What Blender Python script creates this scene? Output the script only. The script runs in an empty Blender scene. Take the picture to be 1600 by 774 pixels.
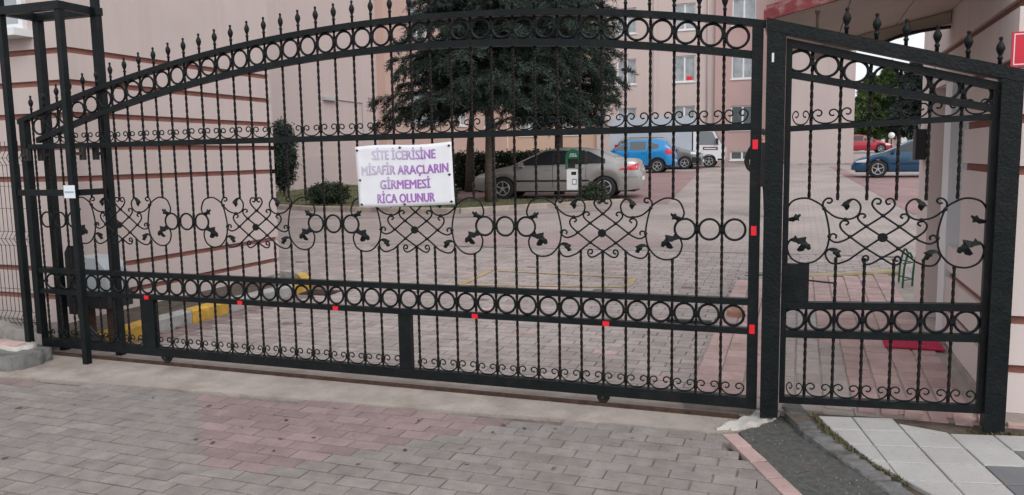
import bpy, bmesh, math, random
from mathutils import Vector, Matrix, noise
random.seed(11)
rad = math.radians
sc = bpy.context.scene
C = sc.collection

# ------------------------------------------------------------------ camera
YAW, PITCH, ROLL = -0.3500, -0.1152, -0.0174
fw = Vector((math.sin(YAW)*math.cos(PITCH), math.cos(YAW)*math.cos(PITCH), math.sin(PITCH)))
r0 = Vector((math.cos(YAW), -math.sin(YAW), 0)); u0 = r0.cross(fw)
rt = r0*math.cos(ROLL) + u0*math.sin(ROLL); up = u0*math.cos(ROLL) - r0*math.sin(ROLL)
cam_d = bpy.data.cameras.new('camera'); cam = bpy.data.objects.new('camera', cam_d); C.objects.link(cam)
cam.matrix_world = Matrix(((rt.x, up.x, -fw.x, 0.2098), (rt.y, up.y, -fw.y, -4.8025), (rt.z, up.z, -fw.z, 1.6), (0, 0, 0, 1)))
cam_d.sensor_width = 36; cam_d.lens = 1231/1600*36; cam_d.clip_end = 2000; cam_d.clip_start = .05
sc.camera = cam
# ------------------------------------------------------------------ sky, sun, exposure
SUN_EL, SUN_AZ = rad(40), rad(140)          # azimuth clockwise from +Y
w = bpy.data.worlds.new('World'); sc.world = w; w.use_nodes = True
nt = w.node_tree; bg = nt.nodes['Background']
sky = nt.nodes.new('ShaderNodeTexSky'); sky.sky_type = 'NISHITA'; sky.sun_disc = False
sky.sun_elevation = SUN_EL; sky.sun_rotation = SUN_AZ; sky.dust_density = 4; sky.air_density = 1.0; sky.ozone_density = 1.0
hs = nt.nodes.new('ShaderNodeHueSaturation'); hs.inputs['Saturation'].default_value = .22   # cloud cover greys the sky
nt.links.new(sky.outputs[0], hs.inputs['Color'])
tc = nt.nodes.new('ShaderNodeTexCoord'); cn = nt.nodes.new('ShaderNodeTexNoise'); cn.inputs['Scale'].default_value = 2.2; cn.inputs['Detail'].default_value = 5
nt.links.new(tc.outputs['Generated'], cn.inputs['Vector'])
cm = nt.nodes.new('ShaderNodeMapRange'); cm.inputs[1].default_value = .3; cm.inputs[2].default_value = .7; cm.inputs[3].default_value = 5.4; cm.inputs[4].default_value = 6.8
nt.links.new(cn.outputs['Fac'], cm.inputs[0])
cc = nt.nodes.new('ShaderNodeVectorMath'); cc.operation = 'SCALE'; cc.inputs[0].default_value = (.955, .985, 1.04); nt.links.new(cm.outputs[0], cc.inputs['Scale'])
cmix = nt.nodes.new('ShaderNodeMix'); cmix.data_type = 'RGBA'; cmix.inputs[0].default_value = .75      # an even overcast layer over most of the sky
nt.links.new(hs.outputs[0], cmix.inputs[6]); nt.links.new(cc.outputs[0], cmix.inputs[7]); nt.links.new(cmix.outputs[2], bg.inputs['Color'])
bg.inputs['Strength'].default_value = .15
sd = bpy.data.lights.new('sun', 'SUN'); sd.energy = .8; sd.angle = rad(35); sd.color = (1, .96, .91)
so = bpy.data.objects.new('sun', sd); C.objects.link(so)
sdir = Vector((math.sin(SUN_AZ)*math.cos(SUN_EL), math.cos(SUN_AZ)*math.cos(SUN_EL), math.sin(SUN_EL)))
so.rotation_euler = sdir.to_track_quat('Z', 'Y').to_euler(); so.location = (0, 0, 30)
sc.view_settings.view_transform = 'Standard'; sc.view_settings.look = 'None'
sc.view_settings.gamma = 1; sc.view_settings.use_curve_mapping = False
sc.view_settings.exposure = 0.42

# ------------------------------------------------------------------ helpers
SL = .0225
def gz(y):                                   # the courtyard climbs gently away from the gate
    return 0 if y < .3 else SL*(min(y, 70) - .3)

def mat(name, col, rough=.7, var=.12, scale=4.0, bump=0.0, bscale=60.0, metal=0.0, spec=.4, rnd=0.0, dirt=None, dirt_amt=.5, dscale=1.5, coat=0.0, island=0.0, stain=None, stain_scale=.7, streak=None):
    m = bpy.data.materials.new(name); m.use_nodes = True; t = m.node_tree; N = t.nodes; L = t.links
    b = N['Principled BSDF']; b.inputs['Roughness'].default_value = rough; b.inputs['Metallic'].default_value = metal
    b.inputs['Specular IOR Level'].default_value = spec; b.inputs['Coat Weight'].default_value = coat
    geo = N.new('ShaderNodeNewGeometry')
    nz = N.new('ShaderNodeTexNoise'); nz.inputs['Scale'].default_value = scale; nz.inputs['Detail'].default_value = 6
    L.new(geo.outputs['Position'], nz.inputs['Vector'])
    mr = N.new('ShaderNodeMapRange'); mr.inputs[1].default_value = .3; mr.inputs[2].default_value = .7
    mr.inputs[3].default_value = 1 - var; mr.inputs[4].default_value = 1 + var
    L.new(nz.outputs['Fac'], mr.inputs[0])
    val = mr.outputs[0]
    def add_rand(sock, amt):
        nonlocal val
        r = N.new('ShaderNodeMapRange'); r.inputs[3].default_value = 1 - amt; r.inputs[4].default_value = 1 + amt
        L.new(sock, r.inputs[0]); mu = N.new('ShaderNodeMath'); mu.operation = 'MULTIPLY'
        L.new(val, mu.inputs[0]); L.new(r.outputs[0], mu.inputs[1]); val = mu.outputs[0]
    if rnd: add_rand(N.new('ShaderNodeObjectInfo').outputs['Random'], rnd)
    if island: add_rand(geo.outputs['Random Per Island'], island)
    mx = N.new('ShaderNodeVectorMath'); mx.operation = 'SCALE'; mx.inputs[0].default_value = col
    L.new(val, mx.inputs['Scale']); out = mx.outputs[0]
    if dirt:
        n2 = N.new('ShaderNodeTexNoise'); n2.inputs['Scale'].default_value = dscale; n2.inputs['Detail'].default_value = 9; n2.inputs['Roughness'].default_value = .65
        L.new(geo.outputs['Position'], n2.inputs['Vector'])
        m2 = N.new('ShaderNodeMapRange'); m2.inputs[1].default_value = .5; m2.inputs[2].default_value = .72; m2.inputs[4].default_value = dirt_amt
        L.new(n2.outputs['Fac'], m2.inputs[0])
        mi = N.new('ShaderNodeMix'); mi.data_type = 'RGBA'; mi.inputs[7].default_value = (*dirt, 1)
        L.new(m2.outputs[0], mi.inputs[0]); L.new(out, mi.inputs[6]); out = mi.outputs[2]
    def layer(vec_scale, sc_, lo_, hi_, amt, colr, det=8):
        nonlocal out
        v_ = geo.outputs['Position']
        if vec_scale:
            mp_ = N.new('ShaderNodeMapping'); mp_.inputs['Scale'].default_value = vec_scale; L.new(v_, mp_.inputs[0]); v_ = mp_.outputs[0]
        n_ = N.new('ShaderNodeTexNoise'); n_.inputs['Scale'].default_value = sc_; n_.inputs['Detail'].default_value = det; n_.inputs['Roughness'].default_value = .62; L.new(v_, n_.inputs['Vector'])
        q_ = N.new('ShaderNodeMapRange'); q_.inputs[1].default_value = lo_; q_.inputs[2].default_value = hi_; q_.inputs[4].default_value = amt; L.new(n_.outputs['Fac'], q_.inputs[0])
        x_ = N.new('ShaderNodeMix'); x_.data_type = 'RGBA'; x_.inputs[7].default_value = (*colr, 1); L.new(q_.outputs[0], x_.inputs[0]); L.new(out, x_.inputs[6]); out = x_.outputs[2]
    if stain: layer(None, stain_scale, .52, .70, .55, stain); layer(None, 38, .60, .74, .55, tuple(c*.8 for c in stain), 3)
    if streak: layer((5, 5, .35), 1.0, .52, .72, .45, streak)
    L.new(out, b.inputs['Base Color'])
    if bump:
        n3 = N.new('ShaderNodeTexNoise'); n3.inputs['Scale'].default_value = bscale; n3.inputs['Detail'].default_value = 5
        L.new(geo.outputs['Position'], n3.inputs['Vector'])
        bu = N.new('ShaderNodeBump'); bu.inputs['Strength'].default_value = bump; bu.inputs['Distance'].default_value = .01
        L.new(n3.outputs['Fac'], bu.inputs['Height']); L.new(bu.outputs[0], b.inputs['Normal'])
    return m

def brickmat(name, c1, c2, mortar, w_, h_, rot=0.0, dirt=(.09, .06, .05)):
    m = bpy.data.materials.new(name); m.use_nodes = True; t = m.node_tree; N = t.nodes; L = t.links
    b = N['Principled BSDF']; b.inputs['Roughness'].default_value = .85; b.inputs['Specular IOR Level'].default_value = .3
    geo = N.new('ShaderNodeNewGeometry'); mp = N.new('ShaderNodeMapping'); mp.inputs['Rotation'].default_value[2] = rot
    L.new(geo.outputs['Position'], mp.inputs[0])
    bt = N.new('ShaderNodeTexBrick'); bt.inputs['Color1'].default_value = (*c1, 1); bt.inputs['Color2'].default_value = (*c2, 1)
    bt.inputs['Mortar'].default_value = (*mortar, 1); bt.inputs['Scale'].default_value = 1; bt.inputs['Mortar Size'].default_value = .006
    bt.inputs['Brick Width'].default_value = w_; bt.inputs['Row Height'].default_value = h_; bt.inputs['Mortar Smooth'].default_value = .5
    L.new(mp.outputs[0], bt.inputs['Vector'])
    nz = N.new('ShaderNodeTexNoise'); nz.inputs['Scale'].default_value = .6; nz.inputs['Detail'].default_value = 9
    L.new(geo.outputs['Position'], nz.inputs['Vector'])
    mr = N.new('ShaderNodeMapRange'); mr.inputs[1].default_value = .3; mr.inputs[2].default_value = .7; mr.inputs[3].default_value = .8; mr.inputs[4].default_value = 1.15
    L.new(nz.outputs['Fac'], mr.inputs[0])
    mx = N.new('ShaderNodeVectorMath'); mx.operation = 'SCALE'; L.new(bt.outputs['Color'], mx.inputs[0]); L.new(mr.outputs[0], mx.inputs['Scale'])
    L.new(mx.outputs[0], b.inputs['Base Color'])
    return m

def glassmat(name, col, rough=.08):
    m = bpy.data.materials.new(name); m.use_nodes = True; b = m.node_tree.nodes['Principled BSDF']
    b.inputs['Base Color'].default_value = (*col, 1); b.inputs['Roughness'].default_value = rough; b.inputs['Specular IOR Level'].default_value = .7
    return m

def lin(r, g, b):
    f = lambda c: ((c/255 + .055)/1.055)**2.4 if c > 10 else c/255/12.92
    return (f(r), f(g), f(b))

MT = dict(
 iron=mat('black_green_gate_paint', (.0045, .0072, .0082), .48, .3, 9, .3, 90, spec=.2, dirt=(.028, .022, .018), dirt_amt=.4, dscale=11),
 hammered=mat('hammered_black_paint', (.0042, .0070, .0080), .48, .3, 14, .4, 60, spec=.22, dirt=(.022, .02, .018), dirt_amt=.35, dscale=9),
 rustiron=mat('rusty_steel', (.06, .032, .022), .85, .4, 20, .4, 80),
 red=mat('red_reflector_tape', (.75, .015, .03), .35, .06, 20),
 pink=mat('pink_render', (.505, .425, .403), .9, .05, 1.3, .15, 140, streak=(.42, .335, .31), dirt=(.43, .355, .335), dirt_amt=.35, dscale=1.1),
 boothpink=mat('light_pink_render', (.66, .575, .55), .9, .05, 1.3, .15, 140, streak=(.52, .44, .41)),
 endpink=mat('dull_pink_render', (.455, .385, .37), .92, .04, .5, .1, 60, streak=(.39, .33, .31)),
 ironbar=mat('dark_rusty_bar', (.0085, .0068, .0066), .55, .35, 12, .2, 90, spec=.2, dirt=(.035, .018, .012), dirt_amt=.4, dscale=16),
 band=mat('brown_red_band', (.24, .10, .08), .9, .12, 6, .3, 90, dirt=(.12, .06, .05), dirt_amt=.5, dscale=5),
 palepink=mat('pale_pink_render', (.525, .437, .415), .92, .04, .5, .1, 60, streak=(.46, .38, .36), dirt=(.46, .385, .365), dirt_amt=.3, dscale=.5),
 rosepink=mat('rose_render', (.44, .31, .295), .92, .05, .6, .1, 60, dirt=(.39, .275, .26), dirt_amt=.3, dscale=.5),
 salmon=mat('salmon_render', (.49, .345, .30), .92, .05, .6, .1, 60),
 peach=mat('peach_render', (.52, .385, .30), .92, .05, .6, .1, 60),
 white=mat('white_pvc', (.70, .71, .72), .45, .05, 3),
 concrete=mat('pale_concrete', (.345, .298, .268), .9, .16, 5, .5, 40, stain=(.2, .145, .115), stain_scale=1.6, dirt=(.17, .125, .10), dirt_amt=.6, dscale=2.2),
 whiteconc=mat('white_mortar', (.46, .435, .40), .9, .2, 12, .9, 30, dirt=(.22, .18, .15), dirt_amt=.6, dscale=6),
 greyconc=mat('dark_grey_concrete', (.15, .148, .145), .9, .22, 9, .8, 45, stain=(.075, .07, .062), stain_scale=5, dirt=(.065, .06, .055), dirt_amt=.6, dscale=5),
 asphalt=mat('asphalt_patch', (.085, .086, .082), .92, .3, 30, 1.0, 120, stain=(.125, .10, .085), stain_scale=4),
 soil=mat('bare_soil', (.085, .065, .05), .95, .4, 12, 1.0, 30),
 paver=mat('grey_paver', (.230, .206, .194), .86, .17, 9, .6, 60, rnd=.10, island=.10, stain=(.165, .142, .128), dirt=(.135, .112, .10), dirt_amt=.4, dscale=2.6),
 courtpaver=mat('courtyard_paver', (.365, .312, .296), .86, .13, 7, .4, 60, rnd=.13, island=.13, stain=(.22, .18, .16), dirt=(.2, .165, .15), dirt_amt=.45, dscale=1.6),
 redpaver=mat('red_paver', (.246, .178, .173), .86, .15, 7, .5, 60, rnd=.15, island=.15, stain=(.17, .125, .115), dirt=(.22, .165, .155), dirt_amt=.4, dscale=2.6),
 brightred=mat('walk_red_paver', (.44, .305, .285), .86, .14, 7, .5, 60, stain=(.26, .2, .18), rnd=.14, island=.14, dirt=(.34, .26, .245), dirt_amt=.5, dscale=2.6),
 joint=mat('joint_sand', (.185, .155, .138), .95, .3, 9, .5, 60, dirt=(.055, .044, .036), dirt_amt=.95, dscale=1.7, stain=(.09, .062, .048), stain_scale=6),
 slab=mat('white_slab', (.405, .395, .385), .88, .08, 6, .4, 90, stain=(.27, .25, .235), rnd=.06, dirt=(.30, .28, .26), dirt_amt=.4, dscale=3),
 darkslab=mat('grey_slab', (.145, .148, .155), .88, .08, 6, .4, 90, rnd=.06),
 fadedkerb=mat('faded_kerb', (.42, .34, .20), .8, .2, 9, .3, 50, dirt=(.3, .27, .24), dirt_amt=.8, dscale=3),
 yellow=mat('yellow_kerb_paint', (.52, .30, .045), .75, .18, 9, .3, 50, dirt=(.22, .16, .09), dirt_amt=.55, dscale=6),
 yellowline=mat('faded_yellow_line', (.40, .29, .17), .85, .2, 9, dirt=(.22, .185, .165), dirt_amt=.7, dscale=4),
 kerbwhite=mat('dirty_white_kerb', (.33, .32, .31), .85, .18, 9, .4, 50, dirt=(.15, .13, .11), dirt_amt=.6, dscale=6),
 bark=mat('grey_bark', (.085, .066, .055), .95, .35, 14, 1.0, 25),
 needle=mat('cedar_needles', (.038, .056, .046), .75, .5, 1.6, spec=.25, island=.5),
 needle2=mat('pine_green', (.07, .11, .035), .75, .4, .5, spec=.25, island=.3),
 hedge=mat('hedge_leaf', (.028, .045, .022), .7, .4, 3, spec=.3, island=.35),
 grass=mat('grass_blade', (.10, .115, .045), .8, .35, 1.2, island=.3),
 weed=mat('dry_weeds', (.085, .078, .036), .85, .4, 6, island=.4),
 turf=mat('worn_turf', (.105, .105, .05), .95, .35, 1.5, .6, 40, dirt=(.15, .115, .08), dirt_amt=.7, dscale=.9),
 tyre=mat('tyre_rubber', (.018, .018, .019), .85, .1, 20),
 alloy=mat('alloy_wheel', (.42, .42, .43), .35, .05, 20, metal=.6),
 black=mat('black_plastic', (.014, .014, .015), .5, .15, 12),
 glass=glassmat('car_glass', (.022, .026, .028)),
 screenglass=glassmat('painted_sky_reflection_glass', (.20, .22, .24), .1),  # pale base colour stands in for sky reflected in the glass
 greyglass=glassmat('pale_car_glass', (.085, .095, .095), .08),
 winglass=glassmat('window_glass', (.10, .12, .135), .06),
 curtain=mat('net_curtain', (.42, .44, .46), .8, .14, 5),
 chrome=mat('chrome_trim', (.5, .5, .52), .25, .05, 5, metal=.9),
 tail=mat('tail_light', (.55, .012, .03), .2, .05, 5, spec=.6),
 lampclear=mat('headlight_lens', (.55, .57, .6), .15, .05, 5, spec=.7),
 orange=mat('indicator_orange', (.75, .2, .03), .3, .05, 5),
 banner=mat('white_banner', (.74, .75, .79), .55, .05, 5, .05, 20, dirt=(.50, .50, .55), dirt_amt=.3, dscale=5),
 greenpaint=mat('green_paint', (.010, .10, .048), .45, .12, 9),
 soffit=mat('beige_soffit', (.52, .45, .39), .85, .07, 3, .05, 30),
 fascia=mat('worn_red_fascia', (.17, .030, .032), .75, .2, 14, .3, 50, dirt=(.36, .30, .28), dirt_amt=.6, dscale=16),
 doorleaf=mat('beige_door', (.34, .27, .235), .7, .05, 4),
 mat_red=mat('red_mat', (.50, .022, .075), .95, .35, 60, 1.0, 160),
 plate=mat('red_plate', (.62, .02, .045), .35, .06, 8),
 skin=mat('skin', (.42, .24, .18), .6, .06, 20),
 cloth=mat('black_cloth', (.010, .010, .012), .9, .2, 20),
 stone=mat('rough_stone', (.22, .20, .185), .95, .25, 8, 1.0, 30, dirt=(.10, .09, .07), dirt_amt=.6, dscale=6),
 housing=mat('grey_motor_housing', (.42, .45, .48), .5, .08, 8, dirt=(.2, .2, .2), dirt_amt=.4, dscale=8),
 wire=mat('dark_green_wire', (.02, .03, .028), .5, .1, 10),
 terracotta=mat('terracotta', (.40, .22, .16), .85, .15, 14, .4, 60),
)

class MB:
    def __init__(s): s.v = []; s.f = []; s.mi = []; s.m = 0
    def face(s, idx): s.f.append(tuple(idx)); s.mi.append(s.m)
    def box(s, x0, x1, y0, y1, z0, z1, zf=None):
        n = len(s.v)
        for z in (z0, z1):
            for x, y in ((x0, y0), (x1, y0), (x1, y1), (x0, y1)): s.v.append((x, y, z))
        for q in ((3, 2, 1, 0), (4, 5, 6, 7), (0, 1, 5, 4), (1, 2, 6, 5), (2, 3, 7, 6), (3, 0, 4, 7)): s.face([n+i for i in q])
        return s
    def bar(s, p0, p1, w_, h_, upv=(0, 0, 1)):          # rectangular bar between two points
        p0 = Vector(p0); p1 = Vector(p1); d = (p1-p0).normalized(); upv = Vector(upv)
        if abs(d.dot(upv)) > .99: upv = Vector((0, 1, 0))
        a = d.cross(upv).normalized(); b = a.cross(d)
        n = len(s.v)
        for p in (p0, p1):
            for i, j in ((-1, -1), (1, -1), (1, 1), (-1, 1)): s.v.append(tuple(p + a*(i*w_/2) + b*(j*h_/2)))
        for q in ((3, 2, 1, 0), (4, 5, 6, 7), (0, 1, 5, 4), (1, 2, 6, 5), (2, 3, 7, 6), (3, 0, 4, 7)): s.face([n+i for i in q])
        return s
    def tube(s, pts, r, n=6, closed=False, twist=0.0):
        P = [Vector(p) for p in pts]; k = len(P); base = len(s.v); prev = None
        for i, p in enumerate(P):
            if closed: t = (P[(i+1) % k]-P[i-1]).normalized()
            else: t = (P[min(i+1, k-1)]-P[max(i-1, 0)]).normalized()
            if prev is None:
                a = t.cross(Vector((0, 1, 0)))
                if a.length < .1: a = t.cross(Vector((1, 0, 0)))
            else: a = prev - t*prev.dot(t)
            a.normalize(); prev = a; b = t.cross(a)
            rr = r[i] if isinstance(r, (list, tuple)) else r
            for j in range(n):
                an = 2*math.pi*j/n + twist*i + math.pi/4
                s.v.append(tuple(p + a*(math.cos(an)*rr) + b*(math.sin(an)*rr)))
        for i in range(k if closed else k-1):
            for j in range(n):
                q = (i+1) % k
                s.face([base+i*n+j, base+i*n+(j+1) % n, base+q*n+(j+1) % n, base+q*n+j])
        if not closed:
            s.face([base+j for j in range(n)][::-1]); s.face([base+(k-1)*n+j for j in range(n)])
        return s
    def ring(s, c, R_, r, n=22, m=6, sy=1.0):
        return s.tube([(c[0]+R_*math.cos(2*math.pi*i/n), c[1], c[2]+R_*math.sin(2*math.pi*i/n)) for i in range(n)], r, m, True)
    def lathe(s, prof, c=(0, 0, 0), n=10, axis='z'):
        base = len(s.v)
        for r, z in prof:
            for j in range(n):
                a = 2*math.pi*j/n; x, y = r*math.cos(a), r*math.sin(a)
                if axis == 'z': s.v.append((c[0]+x, c[1]+y, c[2]+z))
                else: s.v.append((c[0]+x, c[1]+z, c[2]+y))
        for i in range(len(prof)-1):
            for j in range(n):
                s.face([base+i*n+j, base+i*n+(j+1) % n, base+(i+1)*n+(j+1) % n, base+(i+1)*n+j])
        s.face([base+j for j in range(n)][::-1]); s.face([base+(len(prof)-1)*n+j for j in range(n)])
        return s
    def prism(s, poly, d0, d1, axis='y'):                 # polygon extruded along an axis
        n = len(s.v); k = len(poly)
        for d in (d0, d1):
            for a, b in poly:
                s.v.append({'y': (a, d, b), 'z': (a, b, d), 'x': (d, a, b)}[axis])
        s.face(list(range(n, n+k))); s.face(list(range(n+2*k-1, n+k-1, -1)))
        for i in range(k): s.face([n+i, n+k+i, n+k+(i+1) % k, n+(i+1) % k])
        return s
    def quad(s, a, b, c, d):
        n = len(s.v); s.v += [tuple(a), tuple(b), tuple(c), tuple(d)]; s.face([n, n+1, n+2, n+3]); return s
    def mesh(s, name, mats, smooth=False, fix=True):
        me = bpy.data.meshes.new(name); me.from_pydata(s.v, [], s.f)
        for m in (mats if isinstance(mats, (list, tuple)) else [mats]): me.materials.append(MT[m] if isinstance(m, str) else m)
        if s.m or any(s.mi): me.polygons.foreach_set('material_index', s.mi)
        if fix:
            b = bmesh.new(); b.from_mesh(me); bmesh.ops.recalc_face_normals(b, faces=b.faces); b.to_mesh(me); b.free()
        if smooth: me.polygons.foreach_set('use_smooth', [True]*len(me.polygons))
        me.update(); return me
    def obj(s, name, mats, parent=None, smooth=False, loc=None, fix=True):
        return link(name, s.mesh(name, mats, smooth, fix), parent, loc)

def link(name, me, parent=None, loc=None, rot=None, scale=None):
    o = bpy.data.objects.new(name, me); C.objects.link(o)
    if parent: o.parent = parent
    if loc: o.location = loc
    if rot: o.rotation_euler = rot
    if scale: o.scale = scale
    return o
def tag(o, label, cat, group=None):
    o['label'] = label; o['category'] = cat
    if group: o['group'] = group
    return o
def thing(name, label, cat, loc=(0, 0, 0), rz=0, group=None):
    o = link(name, None, None, loc, (0, 0, rz)); o.empty_display_size = .2
    return tag(o, label, cat, group)
def struct(o): o['kind'] = 'structure'; return o
def stuff(o): o['kind'] = 'stuff'; return o
def cr(pts, sub=5):                                       # Catmull-Rom smoothing of a polyline
    P = [Vector(p) for p in pts]; out = []
    for i in range(len(P)-1):
        a, b, c, d = P[max(i-1, 0)], P[i], P[i+1], P[min(i+2, len(P)-1)]
        for k in range(sub):
            t = k/sub
            out.append(.5*((2*b)+(c-a)*t+(2*a-5*b+4*c-d)*t*t+(3*b-a-3*c+d)*t**3))
    out.append(P[-1]); return out
def slz(y): return .062*min(1, max(0, (y+.75)/.95))
def lift(x, y, dz=0.0):                                  # the pavement climbs towards the pedestrian gate
    z = slz(y); f = (1.6-z)/1.6; return (.2098+(x-.2098)*f, -4.8025+(y+4.8025)*f, z+dz)
def inpoly(x, y, P):
    c = False; j = len(P)-1
    for i in range(len(P)):
        if (P[i][1] > y) != (P[j][1] > y) and x < (P[j][0]-P[i][0])*(y-P[i][1])/(P[j][1]-P[i][1])+P[i][0]: c = not c
        j = i
    return c
def sheet(name, poly, dz, m, sub=1, zf=gz):               # a polygon laid on the ground
    b = bmesh.new(); vs = [b.verts.new((x, y, 0)) for x, y in poly]; b.faces.new(vs)
    for yy in (.3, 70.0):
        g = bmesh.ops.bisect_plane(b, geom=b.verts[:]+b.edges[:]+b.faces[:], plane_co=(0, yy, 0), plane_no=(0, 1, 0))
    for v in b.verts: v.co.z = zf(v.co.y)+dz
    bmesh.ops.recalc_face_normals(b, faces=b.faces)
    for f in b.faces:
        if f.normal.z < 0: f.normal_flip()
    me = bpy.data.meshes.new(name); b.to_mesh(me); b.free(); me.materials.append(MT[m] if isinstance(m, str) else m)
    return struct(link(name, me))

# ------------------------------------------------------------------ ground
MT['farpave'] = brickmat('far_paving', (.37, .315, .298), (.325, .278, .262), (.19, .15, .135), .21, .115)
MT['farpink'] = brickmat('far_pink_paving', (.37, .285, .275), (.335, .26, .25), (.19, .15, .135), .21, .115)
MT['farred'] = brickmat('far_red_paving', (.32, .20, .195), (.28, .18, .175), (.14, .10, .09), .21, .115)
sheet('ground', [(-400, -60), (400, -60), (400, 900), (-400, 900)], -.045, 'joint')
sheet('courtyard', [(-40, 7.0), (40, 7.0), (40, 69), (-40, 69)], 0, 'farpave')
YAWC = 0
sheet('red_paving_band', [(-5.9, 8.6), (-2.2, 9.1), (-1.6, 7.4), (-4.9, 7.1)], .004, 'farpink')
sheet('red_edge_band', [(-14.5, 10.0), (-6.9, 11.45), (-4.0, 13.4), (-4.0, 13.6), (-6.95, 11.62), (-14.5, 10.15)], .004, 'farred')
sheet('parking_bay', [(-3.9, 15.5), (-2.9, 15.2), (-4.2, 33.5), (-14, 33.2), (-11, 15.7)], .004, 'farred')
sheet('red_kerb_band', [(1.55, 37), (2.0, 37), (2.75, 13), (2.4, 13)], .008, 'farred')
sheet('right_parking_bay', [(2.75, 13.2), (9, 13.2), (9, 28), (2.3, 28)], .004, 'farred')

# pavers: chamfered blocks, one mesh shared by all of a colour
def paver_mesh(name, m, lx, ly, gap=.008, ch=.002, h=.04):
    b = MB(); x, y = lx/2-(gap/2 if lx > ly else gap*.75), ly/2-(gap*.75 if lx > ly else gap/2)
    for z, d in ((-h, 0), (-ch, 0), (0, ch)):
        for sx, sy in ((-1, -1), (1, -1), (1, 1), (-1, 1)): b.v.append((sx*(x-d), sy*(y-d), z))
    for i in (0, 4):
        for j in range(4): b.face([i+j, i+(j+1) % 4, i+4+(j+1) % 4, i+4+j])
    b.face([8, 9, 10, 11])
    return b.mesh(name, m, fix=False)
def px_of(x, y, z):
    d = Vector((x-.2098, y+4.8025, z-1.6)); q = d.dot(fw)
    if q < .1: return None
    return 800+1231*d.dot(rt)/q, 387-1231*d.dot(up)/q
def lay(parent, region, lx, ly, colour, alongy=False, limit=300, z0=0.0, zfun=gz, name='paver', xr=(0, 0), yr=(0, 0), key='p', hidden=lambda u, v: False):
    a, b_ = (ly, lx) if alongy else (lx, ly)
    meshes = {c: paver_mesh('paver_'+c, c, a, b_) for c in ('paver', 'courtpaver', 'redpaver', 'brightred')}
    spots = []
    if alongy:
        i = 0; x = xr[0]
        while x < xr[1]:
            y = yr[0] + (lx/2 if i % 2 else 0)
            while y < yr[1]:
                if region(x, y): spots.append((x, y))
                y += lx
            x += ly; i += 1
    else:
        i = 0; y = yr[0]
        while y < yr[1]:
            x = xr[0] + (lx/2 if i % 2 else 0) + random.uniform(-.01, .01)
            while x < xr[1]:
                if region(x, y): spots.append((x, y))
                x += lx
            y += ly; i += 1
    vis, rest = [], []
    for s in spots:
        p = px_of(s[0], s[1], zfun(s[1])+z0)
        (vis if p and -40 < p[0] < 1640 and p[1] < 800 and not hidden(*p) else rest).append(s)
    vis.sort(key=lambda s: (s[0]-.2)**2+(s[1]+4.8)**2)
    rest += vis[limit:]; vis = vis[:limit]
    def xf(s):
        sl = SL if s[1] > .3 else 0
        return (Matrix.Translation((s[0]+random.uniform(-.003, .003), s[1]+random.uniform(-.003, .003), zfun(s[1])+z0+random.uniform(-.0015, .0015)))
                @ Matrix.Rotation(sl+random.gauss(0, .003), 4, 'X') @ Matrix.Rotation(random.gauss(0, .003), 4, 'Y') @ Matrix.Rotation(random.gauss(0, .008), 4, 'Z'))
    for s in vis:
        o = link(name, meshes[colour(*s)], parent); o.matrix_basis = xf(s)
    for c in meshes:
        sel = [s for s in rest if colour(*s) == c]
        if not sel: continue
        src = meshes[c]; V = [v.co.copy() for v in src.vertices]; F = [tuple(p.vertices) for p in src.polygons]
        mb = MB()
        for s in sel:
            M_ = xf(s); n = len(mb.v); mb.v += [tuple(M_ @ v) for v in V]
            for f in F: mb.face([n+i for i in f])
        stuff(mb.obj('paver_field', c, parent, fix=False))

# driveway in front of the gate
def strip_front(x): return -.30 - .065*max(0, -x-.5)
RED = [(-3.75, -.47), (-2.84, -.40), (-2.1, -.40), (-1.37, -.43), (-1.67, -.79), (-1.9, -.97), (-2.0, -1.2), (-2.22, -1.38), (-2.48, -1.6), (-2.7, -1.65), (-3.06, -1.2)]
drive = sheet('driveway', [(-9, -9), (2.6, -9), (1.1, -3.2), (.02, -.95), (-.2, -.31), (-5.45, -.68), (-9, -.7)], -.005, 'joint')
def bord(y): return -.17 - (y+.30)*.46                     # left edge of the red border
lay(drive, lambda x, y: y < strip_front(x)-.035 and x < bord(y)+.03 and x > -7.5 and not (x < -5.36 and y > -.56), .21, .115,
    lambda x, y: 'redpaver' if inpoly(x, y, RED) or (x < -5.05 and y > -.78 and x > -6.6) else 'paver', xr=(-7.5, 1.4), yr=(-3.6, -.3))
# courtyard behind the gate
court = sheet('courtyard_front', [(-5.38, .28), (-.36, .28), (-.36, 3.6), (-.4, 5.2), (2.2, 5.4), (2.2, 6.99), (-5.2, 6.99)], -.005, 'joint')
def creg(x, y):
    if not .3 < y < 6.95: return False
    xl = -5.36 + .075*max(0, y-.9)*1.0 if y < 3.3 else -5.9 - (y-3.3)*1.0
    return xl < x < (-.37 if y < 5.35 else 2.1)
def ccol(x, y):
    if x < -5.1+.075*max(0, y-.9) and y < 3.4: return 'redpaver'
    return 'brightred' if random.random() < .012 else 'courtpaver'
lay(court, creg, .21, .115, ccol, xr=(-9, 2.2), yr=(.36, 6.95))
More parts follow.
